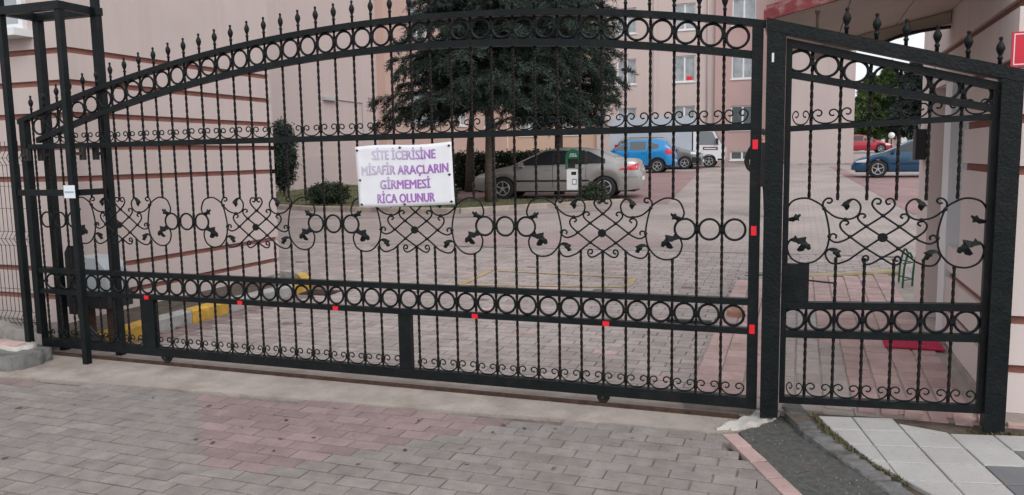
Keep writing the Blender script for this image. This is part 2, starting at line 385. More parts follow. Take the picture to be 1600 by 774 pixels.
# walkway behind the pedestrian gate
b = MB(); b.prism([(-.445, .10), (1.6, .10), (1.6, 5.3), (-.445, 4.5)], -.03, .042, 'z'); b.v = [(x, y, z+gz(y)) for x, y, z in b.v]
walk = struct(b.obj('walkway', 'concrete'))
def wreg(x, y): return -.40 < x < 1.28 and .16 < y < (4.55 + (x+.4)*.42) and not (x > -.03 and x < .2 and y < .3)
def wcol(x, y):
    if x < 0 or y > 3.2: return 'brightred'
    return 'brightred' if x > .62-.08*y + .06*math.sin(9*y) else 'courtpaver'
lay(walk, wreg, .20, .165, wcol, alongy=True, z0=.054, xr=(-.36, 1.3), yr=(.2, 5.4))

# ------------------------------------------------------------------ threshold, kerbs, sidewalk
def blob(name, m, parent, poly, z0, z1, amp=.02, n=14, freq=9.0, dome=.6):
    """rough lump of concrete or stone: a grid over a polygon's box, raised inside it"""
    xs = [p[0] for p in poly]; ys = [p[1] for p in poly]; b = bmesh.new()
    x0, x1, y0, y1 = min(xs), max(xs), min(ys), max(ys); step = max(x1-x0, y1-y0)/n
    nx = max(2, int((x1-x0)/step)+1); ny = max(2, int((y1-y0)/step)+1); g = {}
    for i in range(nx+1):
        for j in range(ny+1):
            x = x0+(x1-x0)*i/nx; y = y0+(y1-y0)*j/ny
            nn = noise.noise((x*freq, y*freq, z1*7))
            if inpoly(x+nn*.02, y-nn*.02, poly):
                e = min(i, nx-i)/nx*4; e2 = min(j, ny-j)/ny*4; h = min(1, dome+min(e, e2)*(1-dome))
                g[i, j] = b.verts.new((x+nn*step*.3, y+noise.noise((y*freq, x*freq, 3))*step*.3, z0+(z1-z0)*h+amp*nn))
    bot = {k: b.verts.new((v.co.x*1.0, v.co.y, z0)) for k, v in g.items()}
    cnt = {}
    for (i, j) in list(g):
        q = [(i, j), (i+1, j), (i+1, j+1), (i, j+1)]
        if all(k in g for k in q):
            b.faces.new([g[k] for k in q])
            for a in range(4): e = (q[a], q[(a+1) % 4]); cnt[frozenset(e)] = cnt.get(frozenset(e), [])+[e]
    for es in cnt.values():
        if len(es) == 1: a, c = es[0]; b.faces.new([g[c], g[a], bot[a], bot[c]])
    bmesh.ops.delete(b, geom=[v for v in b.verts if not v.link_faces], context='VERTS')
    bmesh.ops.recalc_face_normals(b, faces=b.faces)
    me = bpy.data.meshes.new(name); b.to_mesh(me); b.free(); me.materials.append(MT[m]); me.polygons.foreach_set('use_smooth', [True]*len(me.polygons))
    return link(name, me, parent)

thr = []
b = MB()
poly = [(-7.2, -.70), (-5.4, -.66)] + [(x*.1, strip_front(x*.1)+.025*noise.noise((x*.6, 1, 2))) for x in range(-52, -1)] + [(-.03, -.2), (.02, .12), (.02, .3), (-7.2, .3)]
b.prism(poly, -.04, .004, 'z'); struct(b.obj('concrete_threshold', 'concrete'))
tr = thing('gate_track', 'rusty steel track set in the concrete under the sliding gate', 'track', (-3, 0, 0))
MB().box(-4.2, 2.95, -.028, .028, -.002, .008).obj('track_bed', 'rustiron', tr)
MB().box(-4.2, 2.9, -.012, .012, .008, .022).obj('running_rail', 'rustiron', tr)
tag(blob('mortar_lump', 'whiteconc', None, [(-.22, -.27), (-.02, -.19), (.10, .02), (.16, .12), (.04, .16), (-.01, .08), (-.07, -.08), (-.17, -.2)], -.02, .035, .012, 60, 14, .7),
    'rough white mortar lump at the foot of the middle post', 'mortar')
AP = [(-.09, -.27), (.02, -.10), (.10, .10), (.16, .19), (.22, .20), (.31, -.2), (.60, -.78), (.98, -1.7), (1.6, -3.2), (1.15, -3.2), (.50, -1.6), (.24, -1.03), (.11, -.72), (0, -.47)]
ap = []
for i in range(len(AP)):
    a, c = Vector(AP[i]), Vector(AP[(i+1) % len(AP)]); n_ = max(1, int((c-a).length/.025))
    for k in range(n_):
        p = a+(c-a)*(k/n_); q = .022*noise.noise((p.x*16, p.y*16, 1)); ap.append((p.x+q, p.y+.6*q))
b = MB(); b.prism(ap, -.04, .006, 'z')
struct(b.obj('asphalt_patch', 'asphalt'))
b = MB()
for _ in range(900):
    x, y = random.uniform(-.2, 1.0), random.uniform(-1.6, .2)
    if not inpoly(x, y, AP) and random.random() < .8: continue
    if noise.noise((x*5, y*5, 8)) < -.05: continue
    r_ = random.uniform(.002, .007); n_ = len(b.v); b.v += [(x+r_*math.cos(a), y+r_*math.sin(a), .006) for a in (random.random(), 2.1, 4.2)]+[(x, y, .006+r_)]
    for f in ((0, 1, 3), (1, 2, 3), (2, 0, 3)): b.face([n_+q for q in f])
g_ = b.obj('grit', 'stone'); stuff(g_); tag(g_, 'loose grit and small stones scattered over the asphalt patch', 'gravel')
rb = thing('red_border', 'single row of red bricks edging the driveway beside the asphalt patch', 'brick edging', (.1, -.9, 0))
P0 = Vector((-.13, -.30)); dv = Vector((.46, -1)).normalized(); pv = Vector((-dv.y, dv.x))
bm_ = paver_mesh('border_brick', 'brightred', .205, .10)
for i in range(14):
    q = P0 + dv*(.11+.21*i)
    link('brick', bm_, rb, (q.x-.1, q.y+.9, .008+random.uniform(-.004, .004)), (0, 0, math.atan2(dv.y, dv.x)+random.uniform(-.03, .03)))
gk = thing('grey_kerb', 'worn dark grey kerb stones between the asphalt patch and white slabs', 'kerb', (.4, -.5, 0))
KP = [(.19, .20), (.30, -.19), (.47, -.50), (.62, -.76), (.80, -1.10), (1.0, -1.5), (1.2, -1.9)]
for i in range(len(KP)-1):
    a = Vector(KP[i]); c = Vector(KP[i+1]); d = (c-a).normalized(); n_ = Vector((-d.y, d.x))*.055
    a = a+d*.006; c = c-d*.006
    b = MB(); K = 16
    for q in range(K+1):
        p = a+(c-a)*(q/K)
        for o_, z_ in ((-1, -.04), (-1, .008), (-.8, .014), (.8, .014), (1, .008), (1, -.04)):
            nn_ = noise.noise((p.x*24, p.y*24, o_*3)); b.v.append((p.x+n_.x*o_*(1+.22*nn_)-.4, p.y+n_.y*o_*(1+.22*nn_)+.5, z_+.010*nn_+slz(p.y)*.8))
    for q in range(K):
        for j_ in range(5): b.face([6*q+j_, 6*q+j_+1, 6*q+j_+7, 6*q+j_+6])
    b.face(range(6)); b.face(range(6*K, 6*K+6)); b.obj('kerb_stone', 'greyconc', gk)

def clip(poly, a, n_):                                    # keep the side where (p-a).n >= 0
    out = []
    for i in range(len(poly)):
        p, q = poly[i-1], poly[i]; dp = (p[0]-a[0])*n_[0]+(p[1]-a[1])*n_[1]; dq = (q[0]-a[0])*n_[0]+(q[1]-a[1])*n_[1]
        if dp >= 0: out.append(p)
        if dp*dq < 0: t = dp/(dp-dq); out.append((p[0]+(q[0]-p[0])*t, p[1]+(q[1]-p[1])*t))
    return out
b = MB(); SP_ = [(.15, .24), (.35, -.28), (.6, -.8), (1.2, -2), (7, -4), (7, .3), (1.0, .3)]
bmx_ = bmesh.new(); bmx_.faces.new([bmx_.verts.new((x, y, 0)) for x, y in SP_])
for yy in (-.75, -.3, .0, .2): bmesh.ops.bisect_plane(bmx_, geom=bmx_.verts[:]+bmx_.edges[:]+bmx_.faces[:], plane_co=(0, yy, 0), plane_no=(0, 1, 0))
for v in bmx_.verts: v.co = Vector(lift(v.co.x, v.co.y, -.008))
me = bpy.data.meshes.new('sidewalk'); bmx_.to_mesh(me); bmx_.free(); me.materials.append(MT['soil']); side = struct(link('sidewalk', me))
O = Vector((.582, -.045)); E1 = Vector((.226, .046)); E2 = Vector((.042, -.229))
LBX = [(.345, .165), (.425, -.1), (.50, -.29), (.60, -.53), (.73, -.73), (1.05, -1.35)]
for j in range(-1, 7):
    for i in range(-2, 9):
        if j == -1 and i > 1: continue
        g = .005
        c4 = [O+E1*(i+a)+E2*(j+c) for a, c in ((g*3, g*4), (1-g*3, g*4), (1-g*3, 1-g*4), (g*3, 1-g*4))]
        pl = [tuple(p) for p in c4]
        for k in range(len(LBX)-1):
            a, c = LBX[k], LBX[k+1]; n_ = (-(c[1]-a[1]), c[0]-a[0])
            if min(p[1] for p in pl) < a[1] and max(p[1] for p in pl) > c[1] or k == 0 and j < 0 or k == len(LBX)-2 and j > 4:
                pl = clip(pl, a, n_)
            if len(pl) < 3: break
        if len(pl) < 3: continue
        if j == -1 and i == 1: pl = clip(pl, (.8, .13), (-.35, -1))
        if len(pl) < 3: continue
        cx = sum(p[0] for p in pl)/len(pl); cy = sum(p[1] for p in pl)/len(pl)
        if px_of(cx, cy, 0) is None: continue
        dark = (j == 1 and i >= 3) or (j == 2 and i >= 2) or (j == 3 and i >= 2) or (j == 4 and i in (1, 2, 3)) or (j == 5 and i >= 4)
        ins = [(cx+(p[0]-cx)*.965, cy+(p[1]-cy)*.965) for p in pl]
        mb = MB(); k = len(pl); z = .012+random.uniform(-.002, .002)
        for P, zz in ((pl, -.06), (pl, z-.004), (ins, z)): mb.v += [lift(x, y, zz) for x, y in P]
        for r_ in (0, k):
            for q in range(k): mb.face([r_+q, r_+(q+1) % k, r_+k+(q+1) % k, r_+k+q])
        mb.face(list(range(2*k, 3*k)))
        mb.obj('slab', 'darkslab' if dark else 'slab', side)
rp = thing('red_brick_row', 'row of red bricks set across the foot of the pedestrian gate', 'brick edging', (1, .1, .055))
for i in range(8):
    for j in range(3):
        x, y = .62+.125*i+.02*j, .265+.10*j-.03*i*.6
        if y > .16-.0*x and i < 9: link('brick', bm_, rp, (x-1, y-.1-.02, .01+random.uniform(-.004, .004)), (0, 0, 1.5+random.uniform(-.05, .05)))
tag(blob('slab_fragment', 'slab', None, [(.43, .235), (.62, .26), (.63, .32), (.5, .33), (.44, .30)], .0, .075, .004, 12, 10, .8), 'broken white slab fragment lying before the pedestrian gate', 'slab piece')
# weeds in the sidewalk joints
def tufts(name, spots, label, n=10, h=.03, m='grass'):
    b = MB()
    for x, y, s in spots:
        for _ in range(n):
            a = random.uniform(0, 6.28); px_, py_ = x+random.gauss(0, s), y+random.gauss(0, s); hh = h*random.uniform(.5, 1.3); px_, py_, zl_ = lift(px_, py_)
            dx, dy = math.cos(a)*.006, math.sin(a)*.006; ox, oy = random.gauss(0, hh*.5), random.gauss(0, hh*.5); z = zl_+.002
            k = len(b.v); b.v += [(px_-dx, py_-dy, z), (px_+dx, py_+dy, z), (px_+ox, py_+oy, z+hh)]; b.face([k, k+1, k+2])
    o = b.obj(name, m, fix=False); stuff(o); tag(o, label, 'weeds'); return o
sp = [(.335+.02*random.random(), .15, .01)]
for t in range(26):
    f = t/26*4.2; k = int(f); a, c = LBX[k], LBX[k+1]; f -= k
    sp.append((a[0]+(c[0]-a[0])*f-.02, a[1]+(c[1]-a[1])*f, .012))
sp += [(1.15+.05*i, .12+.02*random.random(), .02) for i in range(10)]
tufts('joint_weeds', sp, 'small weeds and moss growing along the sidewalk slab joints', 12, .018, 'weed')

# ------------------------------------------------------------------ ironwork kit
SP, X0 = .1446, -.2142
KX = lambda k: X0 - SP*k
topz = lambda x: ((-0.00055186*x - 0.0457525)*x - 0.1853544)*x + 2.339671
lowz = lambda x: ((0.00050548*x - 0.0385458)*x - 0.1731346)*x + 2.121243     # underside of the lower arch rail
def twisted(z0, z1, r=.0098, step=.021):
    n = max(2, int((z1-z0)/step)); return MB().tube([(0, 0, z0+(z1-z0)*i/n) for i in range(n+1)], r, 4, False, .72).mesh('bar', 'ironbar', fix=False)
FIN = MB().lathe([(.0085, -.01), (.0085, .035), (.012, .04), (.0125, .046), (.008, .052), (.0085, .06), (.015, .075), (.0195, .092), (.016, .108), (.0085, .122), (.006, .132), (.0095, .138), (.0085, .147), (.003, .151)], n=8).mesh('finial', 'iron', True)
COL = MB().box(-.011, .011, -.013, .013, -.011, .011).mesh('collar', 'iron')
def ringmesh(R_, r=.0085): return MB().ring((0, 0, 0), R_, r, 24, 6).mesh('ring', 'iron', True)
RING_A, RING_L, RING_M, RING_W = ringmesh(.0625), ringmesh(.0605), ringmesh(.0615, .0075), ringmesh(.0615)
half = [(0, .0035), (.03, .008), (.052, .022), (.0645, .042), (.0655, .058), (.055, .073), (.040, .079), (.025, .073), (.0195, .060), (.026, .048), (.037, .045), (.043, .051)]
def scrollmesh(wf=1.0):
    pts = [(-x*wf, 0, z) for x, z in half[::-1]] + [(x*wf, 0, z) for x, z in half[1:]]
    return MB().tube(cr(pts, 3), .0046, 5).mesh('scroll', 'iron', True)
SCROLL = scrollmesh()
ST = dict(
a=[(.237,-.011),(.232,.004),(.248,.015),(.266,.004),(.263,-.018),(.233,-.033),(.196,-.023),(.163,-.003),(.081,.06),(-.001,.12),(-.039,.154),(-.056,.184),(-.046,.21),(-.027,.215),(-.012,.203),(-.019,.185),(-.035,.188)],
b=[(.226,-.074),(.255,-.069),(.279,-.084),(.285,-.11),(.263,-.147),(.226,-.155),(.173,-.136),(.145,-.114),(.08,-.061),(-.001,.001),(-.083,.059),(-.117,.089),(-.126,.112),(-.112,.129),(-.093,.127),(-.087,.114),(-.099,.107)],
c=[(.084,-.13),(.073,-.132),(.066,-.119),(.075,-.106),(.09,-.111),(.096,-.13),(.082,-.152),(.052,-.15),(-.001,-.116),(-.082,-.063),(-.164,.0),(-.203,.035),(-.215,.065),(-.203,.088),(-.179,.088),(-.171,.076),(-.186,.065)],
d=[(.181,.203),(.155,.212),(.13,.201),(.113,.17),(.121,.129),(.151,.104),(.188,.099),(.24,.111),(.281,.141),(.303,.167),(.305,.193),(.288,.214),(.266,.216),(.259,.2),(.273,.189),(.286,.194)],
e=[(.459,.095),(.481,.092),(.496,.11),(.497,.143),(.466,.2),(.397,.218),(.336,.193),(.299,.156),(.274,.06),(.269,-.003),(.281,-.073),(.315,-.124),(.359,-.153),(.417,-.157),(.468,-.128),(.489,-.069),(.474,-.025),(.449,-.015)])
LF = [[(.151,.21),(.177,.208),(.199,.196),(.214,.174),(.202,.172),(.196,.163),(.185,.146),(.175,.157),(.167,.17),(.172,.185),(.162,.199)],
[(.481,-.025),(.46,-.014),(.445,.004),(.438,-.015),(.409,-.008),(.387,-.005),(.391,-.027),(.38,-.042),(.366,-.049),(.362,-.075),(.377,-.082),(.391,-.071),(.402,-.087),(.424,-.092),(.439,-.081),(.42,-.076),(.406,-.063),(.409,-.045),(.431,-.048),(.449,-.033),(.467,-.032)],
[(.281,-.073),(.255,-.066),(.226,-.071),(.203,-.082),(.214,-.093),(.203,-.116),(.226,-.123),(.237,-.104),(.248,-.1),(.248,-.085),(.267,-.081)],
[(.495,.095),(.477,.105),(.459,.11),(.448,.128),(.437,.12),(.423,.129),(.419,.117),(.43,.104),(.427,.087),(.445,.09),(.459,.081),(.481,.084)]]
def strand_mesh(pts, sgn, yo):
    n = len(pts); return MB().tube(cr([(sgn*x, yo, z) for x, z in pts], 4), .0058, 5).mesh('scrollwork', 'iron', True)
ORN = []
for i, (k, pts) in enumerate(ST.items()):
    for sgn in (1, -1):
        ORN.append(('scrollwork', strand_mesh(pts, sgn, .004 if (sgn > 0) else -.004)))
def leafmesh(pl, sgn):
    cx = sum(p[0] for p in pl)/len(pl); cz = sum(p[1] for p in pl)/len(pl); b = MB(); k = len(pl)
    b.v = [(sgn*x, -.004, z) for x, z in pl]+[(sgn*x, .004, z) for x, z in pl]+[(sgn*cx, -.016, cz)]
    for i in range(k):
        j = (i+1) % k; b.face([i, j, 2*k]); b.face([i, j, k+j, k+i])
    b.face(range(k, 2*k)); return b.mesh('leaf', 'iron')
for pl in LF:
    for sgn in (1, -1): ORN.append(('leaf', leafmesh(pl, sgn)))
ORN.append(('rosette', MB().lathe([(.026, .0), (.026, .012), (.02, .018), (.012, .016), (.01, .024), (.002, .026)], (0, -.026, 0), 12, 'y').mesh('rosette', 'iron')))
KNOT = MB().lathe([(.002, -.013), (.010, -.010), (.0125, 0), (.010, .010), (.002, .013)], n=6, axis='y').mesh('knot', 'iron')
def ornament(parent, x, z, s=1.0, y=0.0):
    for nm, me in ORN: link(nm, me, parent, (x, y, z), None, (s, 1, 1))
    for dx, dz in ((0, .12), (.163, 0), (-.163, 0), (.081, .06), (-.081, .06), (.081, -.062), (-.081, -.062), (0, -.116), (.269, 0), (-.269, 0), (.3, .158), (-.3, .158), (.188, .098), (-.188, .098)):
        link('knot', KNOT, parent, (x+dx*s, y, z+dz))

# ------------------------------------------------------------------ sliding gate
gate = thing('sliding_gate', 'wide black wrought iron sliding gate with arched top across the driveway', 'gate')
MB().box(-5.83, 0, -.03, .03, .075, .141).obj('bottom_rail', 'iron', gate)
MB().box(-5.77, -.06, -.022, .022, .526, .563).obj('rail', 'iron', gate)
MB().box(-5.77, -.06, -.022, .022, .701, .74).obj('rail', 'iron', gate)
MB().box(-5.77, -.06, -.022, .022, 1.726, 1.766).obj('rail', 'iron', gate)
MB().box(-5.83, -5.77, -.0295, .0295, .142, 1.955).obj('stile', 'iron', gate)
MB().box(-.06, 0, -.0295, .0295, .142, 2.312).obj('stile', 'iron', gate)
for x0, x1 in ((-4.685, -4.555), (-2.385, -2.295)):
    MB().box(x0, x1, -.026, .026, .142, .525).obj('brace', 'iron', gate)
def arch(f, h, x0, x1, depth, name):
    n = 60; b = MB()
    for i in range(n+1):
        x = x0+(x1-x0)*i/n; z = f(x)
        b.v += [(x, -depth, z), (x, depth, z), (x, depth, z+h), (x, -depth, z+h)]
    for i in range(n):
        for j in range(4): b.face([4*i+j, 4*i+(j+1) % 4, 4*i+4+(j+1) % 4, 4*i+4+j])
    b.face([0, 1, 2, 3]); b.face([4*n+3, 4*n+2, 4*n+1, 4*n]); return b.obj(name, 'iron', gate)
arch(lambda x: topz(x)-.038, .038, -5.845, .012, .031, 'arch_rail')
arch(lowz, .043, -5.66, -.061, .022, 'arch_rail')
PAN = (5, 14, 23, 32)
LO = {0: -.116, 1: -.112, 2: -.118, 3: -.152}; UPB = {0: .19, 1: .212, 2: .212, 3: .208}
for k in range(39):
    x = KX(k); zt = topz(x)-.01; d = min((abs(k-q) for q in PAN)); seg = [(.141, zt)]
    if d <= 3: seg = [(.141, 1.115+LO[d]), (1.115+UPB[d], zt)]
    for a, c in seg: link('bar', twisted(a, c), gate, (x+random.gauss(0, .0012), 0, 0), (0, random.gauss(0, .0012), 0))
    link('finial', FIN, gate, (x, 0, topz(x)), (0, 0, random.uniform(0, 3)))
    zr = (topz(x)-.038+lowz(x)+.043)/2
    if x > -5.6: link('collar', COL, gate, (x, 0, zr))
    link('collar', COL, gate, (x, 0, .632)); link('collar', COL, gate, (x, 0, .141+.052))
    if x > -5.5: link('collar', COL, gate, (x, 0, 1.766+.052))
for k in range(39):
    x = KX(k-.5); zr = (topz(x)-.038+lowz(x)+.043)/2
    if x > -5.72: link('ring', RING_A, gate, (x, 0, zr), (random.gauss(0, .03), 0, random.gauss(0, .04)), (random.uniform(.98, 1.02), 1, random.uniform(.97, 1.01)))
    link('ring', RING_L, gate, (x, 0, .632), (random.gauss(0, .03), 0, random.gauss(0, .04)), (random.uniform(.98, 1.02), 1, random.uniform(.98, 1.01)))
    if x > -5.5: link('scroll', SCROLL, gate, (x, 0, 1.766), (random.gauss(0, .03), random.gauss(0, .02), random.gauss(0, .05)), (1, 1, random.uniform(.95, 1.04)))
    if not (-4.74 < x < -4.5) and not (-2.42 < x < -2.27): link('scroll', SCROLL, gate, (x, 0, .141), (random.gauss(0, .03), random.gauss(0, .02), random.gauss(0, .05)), (1, 1, random.uniform(.95, 1.04)))
for c in (.5, 9.5, 18.5, 27.5, 36.5):
    for q in (-1, 0, 1): link('ring', RING_M, gate, (KX(c+q), 0, 1.147))
    for q in (-.5, .5): link('collar', COL, gate, (KX(c+q), 0, 1.147))
for q in PAN: ornament(gate, KX(q), 1.115)
RT = MB().box(-.021, .021, -.0015, .0015, -.015, .015).mesh('reflector', 'red')
for x in (-4.619, -3.719, -2.887, -1.808, -.914): link('reflector', RT, gate, (x, -.0242, .5425))
for z in (1.644, 1.145, .561): link('reflector', RT, gate, (-.032, -.0315, z), (0, math.pi/2, 0), (1.3, 1, 1))
for x in (-4.47, -.937):
    wh = MB().lathe([(.012, -.014), (.036, -.014), (.041, -.010), (.036, -.004), (.036, .004), (.041, .010), (.036, .014), (.012, .014)], n=18, axis='y').obj('wheel', 'black', gate, loc=(x, 0, .0625))
    bk = MB(); bk.prism([(-.05, .055), (.05, .055), (.03, -.012), (-.03, -.012)], -.026, -.018); bk.prism([(-.05, .055), (.05, .055), (.03, -.012), (-.03, -.012)], .018, .026)
    bk.box(-.05, .05, -.0175, .0175, .005, .012) if False else None
    bk.obj('wheel_bracket', 'iron', gate, loc=(x, 0, .062)); MB().lathe([(.008, -.03), (.008, .03)], n=8, axis='y').obj('axle', 'rustiron', wh)

# ------------------------------------------------------------------ banner on the gate
def curve_text(body, width, cap):
    cu = bpy.data.curves.new('text', 'FONT'); cu.body = body; cu.size = 1; cu.align_x = 'CENTER'; cu.offset = 0; cu.resolution_u = 3
    o = bpy.data.objects.new('text', cu); C.objects.link(o); dg = bpy.context.evaluated_depsgraph_get(); dg.update()
    me = bpy.data.meshes.new_from_object(o.evaluated_get(dg)); C.objects.unlink(o); bpy.data.objects.remove(o); bpy.data.curves.remove(cu)
    xs = [v.co.x for v in me.vertices]; mx, mn = max(xs), min(xs); s = width/(mx-mn)
    for v in me.vertices: v.co = Vector(((v.co.x-(mx+mn)/2)*s, 0, v.co.y*cap/.73))
    out = MB(); V_ = [v.co.copy() for v in me.vertices]; F_ = [tuple(p.vertices) for p in me.polygons]      # stacked copies thicken the strokes
    for i_, (ox, oz) in enumerate(((0, 0), (.003, 0), (-.003, 0), (0, .0016), (0, -.0016))):
        n_ = len(out.v); out.v += [(v.x+ox, -.00012*i_, v.z+oz) for v in V_]
        for f in F_: out.face([n_+q for q in f])
    return out.mesh('lettering', 'white', fix=False)
banner = thing('banner', 'white banner with faded purple capital letters tied to the sliding gate', 'banner', (-2.30, -.036, 1.27))
BQ = [(-2.668, 1.682), (-1.942, 1.70), (-1.926, 1.292), (-2.653, 1.267)]
def bq(u, v):                                             # u right, v down, gate plane coordinates
    t = [BQ[0][i]*(1-u)+BQ[1][i]*u for i in (0, 1)]; l = [BQ[3][i]*(1-u)+BQ[2][i]*u for i in (0, 1)]
    sag = .006*math.sin(u*math.pi*2.2)*(1-v) - .004*math.sin(u*math.pi)*v
    return t[0]*(1-v)+l[0]*v+2.30, t[1]*(1-v)+l[1]*v-1.27+sag
def bwave(u, v): return .004*math.sin(u*9+v*2)+.003*noise.noise((u*5, v*5, 4))+.003*math.sin(u*math.pi*10)*(.5-v*.3)
b = MB(); nx, ny = 30, 16
for side_ in (0, 1):
    for j in range(ny+1):
        for i in range(nx+1):
            x, z = bq(i/nx, j/ny); b.v.append((x, bwave(i/nx, j/ny)+side_*.0016, z))
NN = (nx+1)*(ny+1)
for side_ in (0, 1):
    for j in range(ny):
        for i in range(nx):
            q = j*(nx+1)+i; b.face([side_*NN+e for e in (q, q+1, q+nx+2, q+nx+1)])
edge = [i for i in range(nx+1)]+[(j+1)*(nx+1)-1 for j in range(1, ny+1)]+[NN-1-i for i in range(1, nx+1)]+[j*(nx+1) for j in range(ny-1, 0, -1)]
for i in range(len(edge)): a, c = edge[i], edge[(i+1) % len(edge)]; b.face([a, c, NN+c, NN+a])
b.obj('banner_sheet', 'banner', banner, True)
pm = bpy.data.materials.new('faded_purple_print'); pm.use_nodes = True; t_ = pm.node_tree; N_ = t_.nodes
g_ = N_.new('ShaderNodeNewGeometry'); sx = N_.new('ShaderNodeSeparateXYZ'); t_.links.new(g_.outputs['Position'], sx.inputs[0])
def mth(op, a, c):
    n_ = N_.new('ShaderNodeMath'); n_.operation = op
    for i, s_ in enumerate((a, c)):
        if isinstance(s_, (int, float)): n_.inputs[i].default_value = s_
        else: t_.links.new(s_, n_.inputs[i])
    return n_.outputs[0]
nz_ = N_.new('ShaderNodeTexNoise'); nz_.inputs['Scale'].default_value = 26; nz_.inputs['Detail'].default_value = 6; t_.links.new(g_.outputs['Position'], nz_.inputs['Vector'])
f_ = mth('ADD', mth('MULTIPLY', mth('SUBTRACT', sx.outputs[0], -2.46), 2.0), mth('MULTIPLY', mth('SUBTRACT', 1.66, sx.outputs[2]), 2.4))
f_ = mth('ADD', f_, mth('MULTIPLY', mth('SUBTRACT', nz_.outputs['Fac'], .5), 1.3))
cl_ = N_.new('ShaderNodeClamp'); cl_.inputs['Min'].default_value = .22; t_.links.new(mth('ADD', f_, .12), cl_.inputs['Value'])
mi_ = N_.new('ShaderNodeMix'); mi_.data_type = 'RGBA'; mi_.inputs[6].default_value = (.60, .60, .67, 1); mi_.inputs[7].default_value = (.33, .14, .45, 1)
t_.links.new(cl_.outputs[0], mi_.inputs[0]); t_.links.new(mi_.outputs[2], N_['Principled BSDF'].inputs['Base Color']); N_['Principled BSDF'].inputs['Roughness'].default_value = .6
for body, uc, vb, wd in (('SİTE İCERİSİNE', .505, .235, .475), ('MİSAFİR ARAÇLARIN', .505, .475, .655), ('GİRMEMESİ', .505, .71, .375), ('RİCA OLUNUR', .505, .935, .43)):
    me = curve_text(body, wd, .062); me.materials.clear(); me.materials.append(pm)
    for v in me.vertices:
        u = uc+v.co.x/.727; vv = vb - v.co.z/.41; x, z = bq(u, vv); v.co = Vector((x, bwave(u, vv)-.0015+v.co.y, z))
    link('lettering', me, banner)
for u, v in ((.02, .06), (.48, .045), (.975, .06), (.03, .55), (.965, .52), (.03, .955), (.49, .965), (.97, .955)):
    x, z = bq(u, v)
    MB().lathe([(.004, 0), (.008, 0), (.0085, -.002), (.004, -.003)], (x, bwave(u, v)-.001, z), 10, 'y').obj('grommet', 'rustiron', banner)
    MB().tube([(x-.012, -.006, z+.002), (x, -.010, z), (x+.012, -.005, z+.002)], .0016, 4).obj('tie', 'black', banner)

# ------------------------------------------------------------------ pedestrian gate and its frame
fr = thing('spiked_gateway', 'black hammered steel frame with sloping spiked top around the pedestrian gate', 'gateway', (0, 0, 0))
b = MB(); b.prism([(.022, .035), (.122, .045), (.122, 2.25), (.022, 2.279)], -.06, .05); b.obj('post', 'hammered', fr)
b = MB(); b.prism([(1.181, .078), (1.28, .082), (1.28, 1.929), (1.181, 1.956)], -.06, .05); b.obj('post', 'hammered', fr)
b = MB(); b.prism([(.018, 2.281), (1.284, 1.929), (1.284, 1.994), (.018, 2.346)], -.062, .052); b.obj('top_beam', 'hammered', fr)
for i, x in enumerate((.285, .436, .587, .733, .883, 1.03, 1.178)):
    z = 2.346-(x-.018)*.278-.004
    if i == 0: MB().lathe([(.008, -.01), (.008, .08), (.013, .095), (.015, .105), (.004, .107)], n=6).obj('finial', 'rustiron', fr, loc=(x, 0, z))
    else: link('finial', FIN, fr, (x, 0, z), None, (1.15, 1.15, 1.02))
MB().box(.05, .062, -.063, -.0605, 2.10, 2.15).obj('paint_scratch', 'white', fr)
wk = thing('pedestrian_gate', 'narrow black wrought iron pedestrian gate with scroll panel and lock box', 'gate', (0, 0, 0))
tl = lambda x: .035*(x-.15)                               # the leaf hangs a touch out of level
def wrail(z0, z1, name='rail', d=.02, x0=.158, x1=1.15):
    MB().prism([(x0, z0+tl(x0)), (x1, z0+tl(x1)), (x1, z1+tl(x1)), (x0, z1+tl(x0))], -d, d).obj(name, 'iron', wk)
wrail(.125, .166, 'bottom_rail', .024, .126, 1.176); wrail(.52, .563); wrail(.69, .731, d=.026); wrail(1.712, 1.744)
MB().prism([(.126, .167), (.158, .168), (.158, 2.18), (.126, 2.19)], -.0245, .0245).obj('stile', 'iron', wk)
MB().prism([(1.15, .202), (1.176, .203), (1.176, 1.89), (1.15, 1.898)], -.0245, .0245).obj('stile', 'iron', wk)
sl = lambda x, z: z-.2786*(x-.16)
MB().prism([(.126, sl(.126, 2.178)), (1.176, sl(1.176, 2.178)), (1.176, sl(1.176, 2.222)), (.126, sl(.126, 2.222))], -.026, .026).obj('top_rail', 'iron', wk)
ls = lambda x, z: z-.224*(x-.163)
MB().prism([(.158, ls(.158, 2.009)), (1.15, ls(1.15, 2.009)), (1.15, ls(1.15, 2.048)), (.158, ls(.158, 2.048))], -.022, .022).obj('rail', 'iron', wk)
WX = [.265, .416, .566, .715, .862, 1.013]
for x in WX:
    d = abs(x-.652); lo_ = 1.117+(-.12 if d < .1 else -.118 if d < .3 else -.155); hi_ = 1.117+(.205 if d < .3 else .212)
    zt = sl(x, 2.19)
    for a, c in ((.166+tl(x), lo_), (hi_, zt)): link('bar', twisted(a, c), wk, (x, 0, 0))
    for z in (.63+tl(x), .218+tl(x), 1.796+tl(x), (sl(x, 2.178)+ls(x, 2.048))/2): link('collar', COL, wk, (x, 0, z))
WC = [.196]+[(WX[i]+WX[i+1])/2 for i in range(5)]+[1.085]
